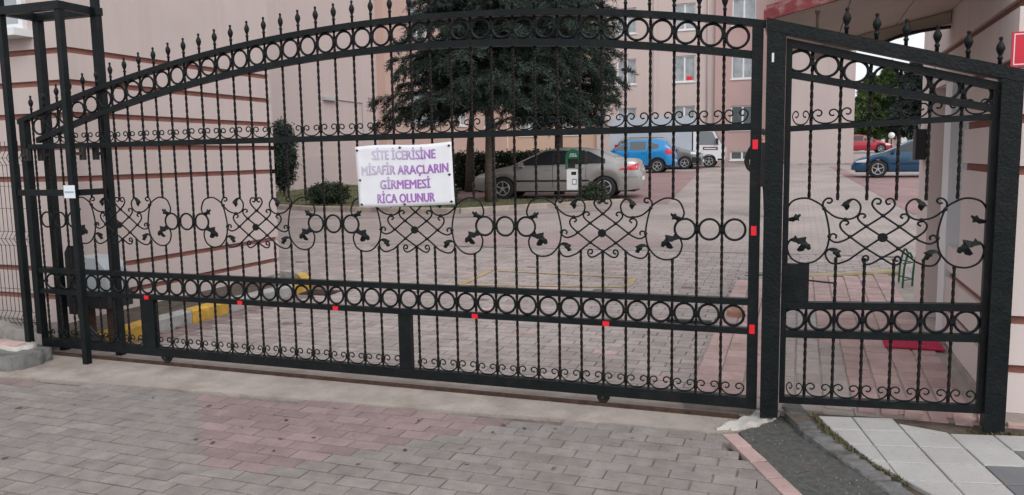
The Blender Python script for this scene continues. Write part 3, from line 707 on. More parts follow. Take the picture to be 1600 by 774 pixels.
for x in WC:
    link('ring', RING_W, wk, (x, 0, .627+tl(x)), None, (.97, 1, .97)); link('ring', RING_W, wk, (x, 0, (sl(x, 2.178)+ls(x, 2.048))/2), None, (1, 1, .93))
    s = (.66 if x < .2 else .9 if x > 1.06 else 1.03)
    link('scroll', SCROLL, wk, (x+(.014 if x < .2 else 0), 0, .166+tl(x)), None, (s, 1, 1)); link('scroll', SCROLL, wk, (x+(.014 if x < .2 else 0), 0, 1.744+tl(x)), None, (s, 1, 1))
ornament(wk, .652, 1.117, 1.02)
MB().box(.1585, .276, -.022, .022, .735, .955).obj('lock_box', 'iron', wk)
MB().tube([(.276, -.015, .862), (.35, -.02, .856), (.425, -.02, .852)], .005, 6).obj('handle', 'iron', wk)

# ------------------------------------------------------------------ guide cage at the left end
cg = thing('gate_guide_cage', 'tall black steel box frame guiding the left end of the sliding gate', 'gate guide', (-5.42, 0, 0))
def cbar(name, *a, m='iron'): o = MB().box(*a).obj(name, m, cg); o.location = (5.42, 0, 0); return o
cbar('post', -5.153, -5.105, -.19, -.142, 0, 2.774); cbar('post', -5.768, -5.72, -.19, -.142, .05, 2.774)
cbar('post', -5.135, -5.075, .12, .18, 0, 2.774); cbar('post', -5.765, -5.705, .12, .18, 0, 2.774)
cbar('beam', -5.775, -5.10, -.197, -.135, 2.775, 2.836); cbar('beam', -5.775, -5.068, .115, .187, 2.775, 2.836)
cbar('beam', -5.158, -5.1, -.134, .114, 2.776, 2.835); cbar('beam', -5.77, -5.715, -.134, .114, 2.776, 2.835)
cbar('crossbar', -5.719, -5.154, -.183, -.147, 1.352, 1.40); cbar('crossbar', -5.125, -5.09, -.141, .119, 1.352, 1.40)
cbar('extension_post', -5.13, -5.08, .125, .175, 2.837, 3.3); cbar('extension_post', -5.765, -5.722, -.187, -.145, 2.837, 3.3)
cbar('sticker', -5.20, -5.085, -.1935, -.1905, 1.335, 1.435, m='banner')
cbar('sticker_print', -5.19, -5.095, -.1955, -.194, 1.375, 1.39, m=mat('sticker_blue', (.25, .45, .55), .4))
for x in (-5.72, -5.12):
    for y in (-.062, .062):
        o = MB().lathe([(.008, -.05), (.026, -.05), (.026, .05), (.008, .05)], n=12).obj('guide_roller', 'black', cg); o.location = (x+5.42, y, 1.68)
        o = MB().box(-.02, .02, -.012, .012, -.012, .012).obj('roller_bracket', 'rustiron', cg); o.location = (x+5.42, math.copysign(.095, y), 1.68)

# ------------------------------------------------------------------ gate motor
mo = thing('gate_motor', 'grey gate motor with loose cables behind the left end of the gate', 'motor', (-5.55, .38, 0))
MB().prism([(-.22, .50), (.22, .50), (.21, .70), (.12, .79), (-.12, .80), (-.22, .72)], -.12, .12).obj('housing', 'housing', mo)
MB().box(-.235, .235, -.135, .135, .36, .499).obj('gearbox', 'black', mo)
MB().prism([(-.20, .30), (-.02, .30), (-.02, .86), (-.08, .90), (-.16, .90), (-.20, .84)], -.15, -.136).obj('cover_plate', 'black', mo)
for x in (-.16, .16): MB().box(x-.03, x+.03, -.06, .06, 0, .36).obj('stand_leg', 'rustiron', mo)
for i, (x0, x1) in enumerate(((-.05, .22), (0, .27), (-.02, .16))):
    MB().tube(cr([(x0, -.14, .42-i*.02), (x0+.02, -.2, .3), ((x0+x1)/2, -.19, .16), (x1, -.17, .05), (x1+.05, -.15, .01)]), .012, 6).obj('cable', 'black', mo, True)

# ------------------------------------------------------------------ buildings
def facade(name, m, parent, W, a0, a1, z0, z1, holes, depth=.22, ends=3.0):
    """wall sheet with real openings; W(a, z, d) maps along / height / depth-into-wall to a point"""
    A = sorted({a0, a1, *[h[0] for h in holes], *[h[1] for h in holes]}); Z = sorted({z0, z1, *[h[2] for h in holes], *[h[3] for h in holes]})
    b = MB()
    for i in range(len(A)-1):
        for j in range(len(Z)-1):
            ca, cz = (A[i]+A[i+1])/2, (Z[j]+Z[j+1])/2
            if any(h[0] < ca < h[1] and h[2] < cz < h[3] for h in holes): continue
            b.quad(W(A[i], Z[j], 0), W(A[i+1], Z[j], 0), W(A[i+1], Z[j+1], 0), W(A[i], Z[j+1], 0))
    for h in holes:
        c = [(h[0], h[2]), (h[1], h[2]), (h[1], h[3]), (h[0], h[3])]
        for i in range(4):
            p, q = c[i], c[(i+1) % 4]; b.quad(W(*p, 0), W(*q, 0), W(*q, depth), W(*p, depth))
    for a in (a0, a1): b.quad(W(a, z0, 0), W(a, z1, 0), W(a, z1, ends), W(a, z0, ends))
    b.quad(W(a0, z1, 0), W(a1, z1, 0), W(a1, z1, ends), W(a0, z1, ends))
    return b.obj(name, m, parent)
def wbox(b, W, a0, a1, z0, z1, d0, d1):
    n = len(b.v)
    for d in (d0, d1):
        for a, z in ((a0, z0), (a1, z0), (a1, z1), (a0, z1)): b.v.append(tuple(W(a, z, d)))
    for q in ((3, 2, 1, 0), (4, 5, 6, 7), (0, 1, 5, 4), (1, 2, 6, 5), (2, 3, 7, 6), (3, 0, 4, 7)): b.face([n+i for i in q])
def window(parent, W, a0, a1, z0, z1, split=True, glass='curtained', t=.07, sill=True):
    b = MB(); d0, d1 = .09, .15
    wbox(b, W, a0+.002, a1-.002, z0+.002, z0+t, d0, d1); wbox(b, W, a0+.002, a1-.002, z1-t, z1-.002, d0, d1)
    wbox(b, W, a0+.002, a0+t, z0+t, z1-t, d0, d1); wbox(b, W, a1-t, a1-.002, z0+t, z1-t, d0, d1)
    m = (a0+a1)/2
    if split: wbox(b, W, m-t*.7, m+t*.7, z0+t, z1-t, d0, d1)
    f = b.obj('window', 'white', parent)
    for p, q in (((a0+t, m-t*.7), (m+t*.7, a1-t)) if split else ((a0+t, a1-t),)):
        b = MB(); wbox(b, W, p, q, z0+t, z1-t, .115, .125); b.obj('pane', {'curtained': PANE_CURTAIN, 'dark': PANE_DARK}[glass], f)
    if sill:
        b = MB(); wbox(b, W, a0-.06, a1+.06, z0-.07, z0-.002, -.06, .2); b.obj('sill', 'white', f)
    return f
def panemat(name, col):
    m = mat(name, col, .12, .25, 2.5, spec=.6); return m
PANE_CURTAIN = panemat('curtained_glass', (.30, .33, .35)); PANE_DARK = panemat('dark_glass', (.085, .10, .105))  # the paler panes carry the colour of net curtains

BANDS_L = [2.70, 2.40, 2.095, 1.79, 1.485, .595, .315]
def banded(parent, x0, x1, y0, y1, bands, z0, ztop, h=.055, inset=.025, m='pink', cut=None):
    zs = sorted(bands); lo = z0
    for z in zs+[None]:
        hi = ztop if z is None else z-h
        if cut: cut(lo, hi)
        else: MB().box(x0, x1, y0, y1, lo, hi).obj('wall_panel', m, parent)
        lo = z
lb = thing('left_building', 'pink rendered building with recessed brown bands left of the gate', 'building', (-9, 2, 0))
def pl(o, root): o.location = (-root.location.x, -root.location.y, -root.location.z); return o
class Loc:                                               # helper: children built in world coordinates
    def __init__(s, root): s.root = root
    def __enter__(s): s.n = set(s.root.children); return s.root
    def __exit__(s, *a):
        L = s.root.location
        for c in s.root.children:
            if c not in s.n: c.location = c.location - L
with Loc(lb):
    banded(lb, -16, -6.3, .9, 3.95, BANDS_L, .02, 13)
    MB().box(-15.9, -6.327, .927, 3.923, 0, 12.9).obj('band_core', 'band', lb)
    Wf = lambda a, z, d: Vector((a, .9-.16+d, z))
    window(lb, lambda a, z, d: Vector((a, .76+d, z)), -7.95, -6.77, 2.88, 4.3, glass='curtained', t=.06)
    MB().box(-8.0, -6.72, .862, .899, 2.82, 2.876).obj('window_ledge', 'band', lb)
    MB().box(-6.299, -6.27, .95, 3.94, 0, .10).obj('plinth', 'stone', lb)

bb = thing('side_building', 'tall pale pink apartment block with salmon bay along the courtyard\'s left side', 'building', (-17.4, 24, 0))
with Loc(bb):
    Wp = lambda a, z, d: Vector((-17.4-d, a, z)); Ws = lambda a, z, d: Vector((-17.0-d, a, z))
    facade('wall', 'palepink', bb, Wp, 4, 26.45, .2, 15, [])
    H = [(28.9, 30.8, 3.3, 4.85), (28.9, 30.8, 7.15, 8.7), (28.9, 30.8, 10.2, 11.7), (34, 35.6, 3.3, 4.85), (34, 35.6, 7.15, 8.7), (38, 39.6, 3.3, 4.85), (38, 39.6, 7.15, 8.7)]
    facade('bay_wall', 'salmon', bb, Ws, 26.45, 41.9, .2, 15, H)
    for h in H: window(bb, Ws, *h)
    MB().box(-17.395, -17.32, 4, 26.4, .2, 1.75).obj('plinth', 'palepink', bb)
    MB().box(-17.38, -17.25, 22.1, 22.95, 3.92, 4.04).obj('wall_lamp', 'housing', bb)
    MB().tube([(-17.36, 22.95, 4.0), (-17.37, 25.06, 3.98), (-17.37, 25.1, 2.4)], .025, 5).obj('conduit', 'housing', bb)

ab = thing('back_building', 'five storey pink apartment block with white windows behind the parked cars', 'building', (-6, 42.3, 0))
SILL = [2.86, 5.72, 8.66, 11.6]
with Loc(ab):
    def WY(y): return lambda a, z, d: Vector((a, y+d, z))
    for (a0, a1, y, m, cols) in ((-17.2, -11.4, 42.5, 'peach', [(-16.4, -15.2), (-13.6, -12.4)]), (-11.4, -4.43, 42.3, 'palepink', [(-10.14, -8.98), (-6.79, -5.57)]), (-4.43, -.45, 42.05, 'rosepink', [(-3.53, -2.24)])):
        Hs = [(c0, c1, s, s+(1.48 if m != 'rosepink' or s > 4 else 1.37)) for c0, c1 in cols for s in SILL] + [(c0, c1, 1.17, 1.68) for c0, c1 in cols]
        facade('wall', m, ab, WY(y), a0, a1, .7, 16, Hs)
        for h in Hs: window(ab, WY(y), *h, glass='dark' if (h[2] < 2 or (h[0] > -4 and h[2] < 3)) else 'curtained')
    MB().box(-7.95, -7.75, 42.2, 42.298, .9, 15.9).obj('pilaster', 'palepink', ab)
    MB().tube([(-4.85, 42.2, .9), (-4.85, 42.2, 15.5)], .04, 8).obj('rain_pipe', 'palepink', ab, True)
    MB().box(-6.05, -5.75, 42.385, 42.40, 5.82, 6.02).obj('window_card', 'red', ab)
    facade('end_wall', 'endpink', ab, WY(40.3), -.45, 2.83, .7, 16, [], ends=12)
    MB().box(-11.4, -.45, 41.2, 41.95, .5, 1.03).obj('pavement_step', 'concrete', ab)
# wire hoop edging in front of the plain end wall
hp = thing('hoop_edging', 'low wire hoop edging in front of the plain pink end wall', 'edging', (1.2, 39.6, .88))
for i in range(9):
    x = -1.6+.42*i
    MB().tube([(x+.26*math.cos(a*math.pi/8), 0, .36*math.sin(a*math.pi/8)) for a in range(9)], .012, 4).obj('hoop', 'housing', hp)
struct(MB().box(-.6, 3.2, 39.2, 39.35, .8, .96).obj('end_wall_kerb', 'concrete'))

bo = thing('gatehouse', 'small pink gatehouse with brown bands, red edged canopy and white door', 'gatehouse', (2.5, 1.6, 0))
BB = [2.40, 2.09, 1.78, 1.50, .67, .39]
with Loc(bo):
    def cutp(lo, hi):
        MB().box(1.3, 5, .2, 1.58, lo, hi).obj('wall_panel', 'boothpink', bo)
        if hi <= .86: MB().box(1.3, 5, 1.585, 2.03, lo, hi).obj('wall_panel', 'boothpink', bo)
        elif lo < .86: MB().box(1.3, 5, 1.585, 2.03, lo, .86).obj('wall_panel', 'boothpink', bo)
        if hi > 2.12: MB().box(1.3, 5, 1.585, 2.99, max(lo, 2.12), hi).obj('wall_panel', 'boothpink', bo)
    banded(bo, 0, 0, 0, 0, BB, .115, 5.5, .05, cut=cutp)
    MB().box(1.327, 4.95, .227, 1.575, .1, 5.4).obj('band_core', 'band', bo)
    MB().box(1.327, 4.95, 1.576, 2.02, .1, .8).obj('band_core', 'band', bo)
    MB().box(1.327, 4.95, 1.576, 2.98, 2.15, 5.4).obj('band_core', 'band', bo)
    MB().box(1.28, 5.02, .18, 1.58, -.02, .112).obj('plinth', 'concrete', bo)
    Wb = lambda a, z, d: Vector((1.3+d, a, z))
    window(bo, Wb, 1.585, 2.03, .87, 2.11, split=False, glass='curtained', t=.05, sill=False)
    MB().box(1.285, 1.45, 2.035, 2.32, .0, 2.11).obj('door_frame', 'white', bo)
    MB().box(1.40, 1.45, 2.325, 2.98, .0, 2.11).obj('door', 'doorleaf', bo)
    MB().tube([(1.38, 1.72, 1.2), (1.36, 1.75, 1.205), (1.36, 1.86, 1.20)], .012, 6).obj('handle', 'white', bo)
    MB().box(1.28, 1.62, 2.985, 3.6, 0, 4.2).obj('column', 'boothpink', bo)
    MB().box(1.29, 1.61, 2.975, 3.595, .45, .52).obj('column_band', 'band', bo) if False else None
    cz = lambda x: 2.385+.22*x
    for i, (x0, x1) in enumerate(((.03, .47), (.476, .9), (.906, 1.295))):
        MB().prism([(x0, cz(x0)), (x1, cz(x1)), (x1, cz(x1)+.02), (x0, cz(x0)+.02)], .30, 2.4).obj('soffit_panel', 'soffit', bo)
    MB().prism([(.0, cz(0)+.021), (1.296, cz(1.296)+.021), (1.296, cz(1.296)+.09), (.0, cz(0)+.09)], .30, 2.42).obj('canopy_roof', 'fascia', bo)
    MB().prism([(-.012, cz(0)-.006), (1.3, cz(1.3)-.006), (1.3, cz(1.3)+.058), (-.012, cz(0)+.058)], .265, .298).obj('fascia', 'fascia', bo)
    MB().box(-.014, .028, .30, 2.42, cz(0)-.02, cz(0)+.018).obj('edge_board', 'soffit', bo)
    MB().prism([(.3, cz(.3)-.10), (1.295, cz(1.295)-.10), (1.295, cz(1.295)-.004), (.3, cz(.3)-.004)], 2.30, 2.40).obj('canopy_beam', 'soffit', bo)
    MB().tube(cr([(.75, 2.28, 2.42), (.95, 2.27, 2.50), (1.15, 2.27, 2.53), (1.29, 2.26, 2.54)]), .014, 6).obj('cable', 'black', bo)
    MB().prism([(3.18, 1.505), (3.36, 1.505), (3.36, 1.78), (3.18, 1.78)], 1.19, 1.275, 'x').obj('intercom', 'black', bo)
    MB().box(1.2, 1.279, 3.362, 3.40, 1.52, 1.77).obj('intercom_lid', 'housing', bo)
    for y in (3.22, 3.3): MB().tube([(1.23, y, 1.78), (1.22, y+.03, 1.84)], .004, 4).obj('antenna', 'housing', bo)
np_ = thing('number_plate', 'red house number plate with white border on the gatehouse wall', 'sign', (1.33, .19, 2.03))
MB().box(-.065, .30, -.012, .0, 0, .185).obj('plate', 'plate', np_)
for a in ((-.055, .29, .010, .016), (-.055, .29, .169, .175)): MB().box(a[0], a[1], -.0135, -.0125, a[2], a[3]).obj('border_line', 'white', np_)
MB().box(-.055, -.050, -.0135, -.0125, .0165, .1685).obj('border_line', 'white', np_)
me = curve_text('2', .05, .09); me.materials.clear(); me.materials.append(MT['white']); link('numeral', me, np_, (.045, -.0135, .05))
gp = tag(MB().box(.86, 1.27, 1.74, 2.26, .050, .0605).obj('doormat', 'mat_red'), 'bright red doormat on the paving by the gatehouse door', 'doormat')
gp.rotation_euler = (SL, 0, 0); gp.location = (0, 0, .0)
rk = thing('green_rack', 'small green metal rack standing beyond the gatehouse column', 'rack', (1.33, 4.5, gz(4.5)))
for x, y in ((-.06, -.1), (.05, .05), (-.06, .25)): MB().tube(cr([(x, y, 0), (x+.01, y, .25), (x+.05, y+.02, .42), (x+.09, y+.04, .36)], 3), .011, 6).obj('upright', 'greenpaint', rk)
for z in (.12, .3): MB().tube([(-.06, -.1, z), (.05, .05, z), (-.06, .25, z)], .008, 5).obj('tie_bar', 'greenpaint', rk)
# kerbs behind the gate
def kerbline(name, label, pts, seg, cols, h=.12, wd=.14):
    root = thing(name, label, 'kerb', (pts[0][0], pts[0][1], 0)); i = 0
    with Loc(root):
        for a, c in zip(pts[:-1], pts[1:]):
            a, c = Vector(a), Vector(c); d = (c-a); n = max(1, round(d.length/seg)); d.normalize(); nn = Vector((-d.y, d.x)); L_ = (c-a).length/n
            for k in range(n):
                p = a+d*(k*L_+.004); q = a+d*((k+1)*L_-.004); z = gz((p.y+q.y)/2)
                b = MB(); 
                pr = [(-.05, 0), (-.05, h-.02), (-.05+.02, h), (wd-.05-.01, h), (wd-.05, 0)]
                for r_ in (p, q): b.v += [(r_.x+nn.x*o, r_.y+nn.y*o, gz(r_.y)+zz-.04*(zz == 0)) for o, zz in pr]
                for j in range(5): b.face([j, (j+1) % 5, 5+(j+1) % 5, 5+j])
                b.face([0, 1, 2, 3, 4][::-1]); b.face([5, 6, 7, 8, 9]); b.obj('kerb_stone', cols[i % len(cols)], root); i += 1
    return root
kerbline('painted_kerb', 'kerb stones painted yellow and white along the banded left building', [(-5.52, -.0+.3), (-5.50, .85), (-5.46, 1.33), (-5.42, 1.81), (-5.34, 2.29), (-5.28, 2.77), (-5.34, 3.2), (-5.62, 3.5), (-6.0, 3.65)], .5,
         ['yellow', 'kerbwhite', 'yellow', 'kerbwhite', 'kerbwhite', 'yellow', 'yellow', 'kerbwhite'])
b = MB(); b.prism([(-6.28, .25), (-5.58, .25), (-5.47, 2.8), (-5.7, 3.4), (-6.28, 3.6)], -.03, .10, 'z'); struct(b.obj('soil_strip', 'soil'))
kerbline('courtyard_kerb', 'low kerb with faded yellow paint between walkway and courtyard', [(-.42, 4.55), (.3, 4.85), (.95, 5.2), (1.32, 5.45)], .5, ['kerbwhite', 'kerbwhite', 'fadedkerb', 'fadedkerb'], .07, .12)
dg_ = thing('drain_grate', 'small rusty drain grate in the paving at the painted kerb end', 'drain', (-5.0, 2.95, gz(2.95)))
MB().box(-.2, .2, -.15, .15, -.02, .003).obj('drain_pit', 'black', dg_)
for i in range(8): MB().box(-.19+.05*i, -.17+.05*i, -.145, .145, .0031, .012).obj('slat', 'rustiron', dg_)
yl = [(-3.6, 4.81), (-1.66, 4.64), (-1.63, 4.04), (-3.58, 3.75)]
rm = thing('road_marking', 'faded yellow painted box outline on the courtyard paving', 'road marking', (0, 0, 0))
for a, c in zip(yl, yl[1:]+yl[:1]):
    a, c = Vector(a), Vector(c); d = (c-a).normalized(); n = Vector((-d.y, d.x))*.045; b = MB()
    K = 12
    for i in range(K+1):
        p = a+(c-a)*(i/K)
        for s in (-1, 1): q = p+n*s*(1+.25*noise.noise((p.x*7, p.y*7, s))); b.v.append((q.x, q.y, gz(q.y)+.0065))
    for i in range(K): b.face([2*i, 2*i+1, 2*i+3, 2*i+2])
    b.obj('painted_line', 'yellowline', rm)
rs = tag(MB().lathe([(.02, 0), (.075, .01), (.09, .05), (.08, .085), (.085, .095), (.06, .12), (.05, .105), (.02, .10)], n=18).obj('clay_stopper', 'terracotta', None, True, (-.31, 2.62, gz(2.6))), 'round terracotta stone block on the walkway behind the gate', 'stone')
MB().box(-.5, -.1, -.03, .03, .0, .03).obj('stop_bar', 'black', rs, loc=(-.1, -.2, 0))
# left foreground: raised kerb, rubble, wire fence
rkb = thing('raised_kerb', 'broken raised concrete kerb with pale cap at the left edge', 'kerb', (-6.2, -.3, 0))
with Loc(rkb):
    blob('kerb_block', 'greyconc', rkb, [(-9, -.62), (-5.5, -.54), (-5.44, -.40), (-5.50, -.16), (-5.62, -.12), (-9, -.12)], -.03, .12, .012, 90, 9, .95)
    blob('cap', 'whiteconc', rkb, [(-9, -.40), (-5.62, -.36), (-5.56, -.24), (-5.66, -.14), (-9, -.12)], .1, .155, .01, 70, 9, .8)
    for i in range(5): link('brick', bm_, rkb, (-5.78-.22*i, -.30+.01*i, .166), (.05, random.uniform(-.06, .06), random.uniform(-.1, .1)))
tag(blob('stone_rubble', 'stone', None, [(-9, -.10), (-5.80, -.08), (-5.62, .0), (-5.78, .09), (-5.84, .32), (-9, .35)], -.02, .24, .05, 60, 6, .6), 'low heap of rough stone rubble under the wire fence', 'rubble')
wf = thing('wire_fence', 'dark welded wire mesh fence panel left of the gate cage', 'fence', (-7, .08, .2))
def wy(z):
    for c in (1.46, .77, .07): 
        if abs(z-c) < .06: return -.035*(1-abs(z-c)/.06)
    return 0
for i in range(46):
    x = -1.1+.05*i
    MB().tube([(x, wy(z), z) for z in (0, .01, .07, .13, .4, .71, .77, .83, 1.1, 1.40, 1.46, 1.52, 1.6)], .0026, 4).obj('wire', 'wire', wf)
for z in (.03, .07, .13, .33, .52, .71, .77, .83, 1.03, 1.22, 1.40, 1.46, 1.52):
    MB().tube([(-1.12, wy(z)+.005, z), (1.18, wy(z)+.005, z)], .0028, 4).obj('wire', 'wire', wf)

# ------------------------------------------------------------------ vehicles
def lerp(pts, x):
    if x >= pts[0][0]: return pts[0][1]
    for (a, va), (c, vc) in zip(pts, pts[1:]):
        if x >= c: return va+(vc-va)*(a-x)/(a-c)
    return pts[-1][1]
WHEEL = MB(); WHEEL.lathe([(.20, -.085), (.275, -.10), (.305, -.085), (.315, -.05), (.315, .05), (.305, .085), (.275, .10), (.20, .085)], n=24, axis='y')
WHEEL = WHEEL.mesh('tyre', 'tyre', True)
b = MB(); b.tube([(.195*math.cos(2*math.pi*i/20), -.088, .195*math.sin(2*math.pi*i/20)) for i in range(20)], .016, 6, True); b.lathe([(.055, -.10), (.055, -.06)], n=10, axis='y')
for i in range(5):
    a = 2*math.pi*i/5+.3; b.bar((.04*math.cos(a), -.08, .04*math.sin(a)), (.19*math.cos(a), -.088, .19*math.sin(a)), .05, .03, (-math.sin(a), 0, math.cos(a)))
RIM = b.mesh('rim', ['alloy'])
b = MB(); b.lathe([(.198, -.055), (.198, .05)], n=20, axis='y'); HUBD = b.mesh('brake', 'black')
def car(name, label, cat, L, Wd, top, belt, fw_, rw_, paint, loc, rz, windows, wscreen, rscreen, tail, head, extras=None, zb0=.24, group=None, wr=1.0, stretch=1):
    root = thing(name, label, cat, loc, rz, group); hw = Wd/2
    def zt(x): return sum(lerp(top, x+d) for d in (-.06, -.03, 0, .03, .06))/5
    def plan(x):
        t = abs(x)/(L/2); return hw*(1-.035*t**2-.13*max(0, (t-.8)/.2)**2)
    R_ = .355*wr
    def zb(x):
        z = zb0+.05*max(0, abs(x)/(L/2)-.85)/.15
        for xw in (fw_, rw_):
            if abs(x-xw) < R_: z = max(z, .30+math.sqrt(R_**2-(x-xw)**2))
        return z
    def sec(x):
        t = zt(x); bl = min(lerp(belt, x), t-.035); z0 = min(zb(x), bl-.06); w_ = plan(x); cab = max(0, t-bl-.05)
        wr_ = w_*.955-cab*.34; rise = min(.05, (t-bl)*.5)
        return [(w_*.95, z0), (w_*.99, z0+.22*(bl-z0)), (w_, z0+.55*(bl-z0)), (w_*.985, z0+.85*(bl-z0)), (w_*.955, bl), (wr_+.012 if cab else w_*.93, t-rise), (wr_*.86, t-.012), (wr_*.45, t), (0, t+.004)]
    xs = [L/2-L*i/90 for i in range(91)]; b = MB(); n = 17
    for x in xs:
        s = sec(x); ring = [(y, z) for y, z in s]+[(-y, z) for y, z in s[:-1][::-1]]
        b.v += [(x, y, z) for y, z in ring]
    for i in range(len(xs)-1):
        for j in range(n-1): b.face([i*n+j, i*n+j+1, (i+1)*n+j+1, (i+1)*n+j])
    b.face(range(n)); b.face(range((len(xs)-1)*n, len(xs)*n))
    b.obj('body', paint, root, True)
    MB().box(-L/2+.15, L/2-.15, -hw*.74, hw*.74, .2, .62).obj('underbody', 'black', root)
    def ys(x, z, off=.006):
        s = sec(x)
        for (y0, z0), (y1, z1) in zip(s, s[1:]):
            if z0 <= z <= z1 and z1 > z0: return y0+(y1-y0)*(z-z0)/(z1-z0)+off
        return s[0][0]+off if z < s[0][1] else s[5][0]+off
    def patch(nm, xa, xb, lo, hi, m, sides=(1, -1), off=.007, nx=10, nz=4, par=None):
        for sd_ in sides:
            b = MB()
            for i in range(nx+1):
                x = xa+(xb-xa)*i/nx; a = lo(x) if callable(lo) else lo; c = hi(x) if callable(hi) else hi
                for j in range(nz+1): z = a+(c-a)*j/nz; b.v.append((x, sd_*ys(x, z, off), z))
            for i in range(nx):
                for j in range(nz): q = i*(nz+1)+j; b.face([q, q+1, q+nz+2, q+nz+1])
            b.obj(nm, m, par or root, True)
    def topy(x, f):
        s = sec(x); return s
    def screen(nm, xa, xb, m='screenglass', f=.80):
        b = MB(); nx = 8
        for i in range(nx+1):
            x = xa+(xb-xa)*i/nx; s = sec(x); wr_ = s[5][0]
            for g in (-1, -.86, -.45, 0, .45, .86, 1):
                zz = {1: s[5][1]+.010, .86: s[6][1], .45: s[7][1], 0: s[8][1]}[abs(g)]
                b.v.append((x+(.006 if xa > 0 else -.006), g*wr_*.95, zz+.007))
        for i in range(nx):
            for j in range(6): q = i*7+j; b.face([q, q+1, q+8, q+7])
        b.obj(nm, m, root, True)
    for (xa, xb, lo, hi) in windows: patch('window', xa, xb, lo, hi, (extras or {}).get('glass', 'glass'))
    if wscreen: screen('windshield', *wscreen)
    if rscreen: screen('rear_window', *rscreen)
    for q in tail: patch('tail_light', *q, 'tail', off=.012, nx=5)
    for q in head: patch('headlight', *q, 'lampclear', off=.012, nx=5)
    for xw in (fw_, rw_):
        for sd_ in (1, -1):
            wh = link('wheel', WHEEL, root, (xw, sd_*(hw-.10), .315*wr), (0, 0, 0 if sd_ < 0 else math.pi), (wr, 1, wr)); link('rim', RIM, wh, (0, 0, 0)); link('brake', HUBD, wh, (0, 0, 0))
    for sd_ in (1, -1):
        xm = windows[0][0]-.12; zm = lerp(belt, xm)+.06
        MB().prism([(xm+.05, zm-.05), (xm+.03, zm+.07), (xm-.06, zm+.08), (xm-.07, zm-.05)], sd_*(hw*.93), sd_*(hw+.13)).obj('mirror', paint if extras is None or 'bm' not in extras else 'black', root)
    MB().box(-L/2-.012, -L/2+.01, -.26, .26, .5, .61).obj('licence_plate', 'white', root)
    MB().box(L/2-.02, L/2+.012, -.26, .26, .36, .47).obj('licence_plate', 'white', root)
    for e in (extras or {}).get('patch', []): patch(*e)
    for hx, hz in (extras or {}).get('handles', []): 
        for sd_ in (1, -1): y = ys(hx, hz, .02)*sd_; MB().box(hx-.09, hx+.09, min(y, y-.03*sd_), max(y, y-.03*sd_), hz-.018, hz+.018).obj('door_handle', paint, root)
    if stretch != 1:
        root.scale = (stretch, 1, 1)
        for c in root.children:
            if c.name.startswith('wheel') and not c.name.startswith('wheel_'): c.scale.x /= stretch
    return root
def paint(name, col, rough=.28, metal=.0): return mat(name, col, rough, .03, 3, metal=metal, spec=.5, coat=.5)
P_SILVER = paint('grey_beige_car_paint', (.34, .33, .325), .3, .4); P_BLUE = paint('bright_blue_car_paint', (.008, .21, .50)); P_GREY = paint('grey_car_paint', (.16, .165, .165), .3, .2)
P_WHITE = paint('white_van_paint', (.66, .68, .71), .4); P_TEAL = paint('deep_blue_car_paint', (.006, .055, .12), .25); P_RED = paint('red_car_paint', (.35, .012, .03))
gap = 'black'
car('grey_sedan', 'grey four door sedan parked beside the tree, seen from its left side', 'car', 4.5, 1.76,
    [(2.25, .45), (2.22, .60), (2.05, .72), (1.55, .88), (1.12, .97), (.25, 1.40), (-.15, 1.455), (-.75, 1.44), (-1.15, 1.38), (-1.72, 1.13), (-2.05, 1.115), (-2.2, 1.06), (-2.25, .60)],
    [(2.2, .66), (1.2, .90), (0, .945), (-1.3, .98), (-2.2, .96)], 1.36, -1.33, P_SILVER, (-6.36, 17.3, gz(17.0)), math.pi+.085,
    [(.98, .02, .96, lambda x: min(1.36, .985+(1.0-x)*.46)), (-.03, -.83, .975, lambda x: 1.365+.01*x), (-.90, -1.36, .99, lambda x: min(1.34, 1.30-(-.98-x)*.52))],
    (1.0, .38), (-1.22, -1.62), [(-1.72, -2.2, lambda x: .80, lambda x: .83+.16*(-1.72-x)/.48)], [(2.16, 1.62, .62, lambda x: .66+.09*(2.16-x)/.54)],
    {'patch': [('side_trim', 1.0, -.95, .50, .545, 'black', (1, -1), .014, 10, 1), ('door_seam', .012, .0, .32, .95, gap, (1, -1), .004, 1, 6), ('door_seam', -.86, -.872, .5, .97, gap, (1, -1), .004, 1, 6), ('door_seam', 1.0, .988, .32, .93, gap, (1, -1), .004, 1, 6), ('bumper_seam', -1.78, -2.2, .60, .608, gap, (1, -1), .004, 4, 1), ('window_trim', .05, -.05, .955, 1.37, 'black', (1, -1), .006, 2, 4), ('window_trim', -.80, -.93, .97, 1.33, 'black', (1, -1), .006, 2, 4)], 'handles': [(.12, .84), (-.74, .86)]}, stretch=1.08)
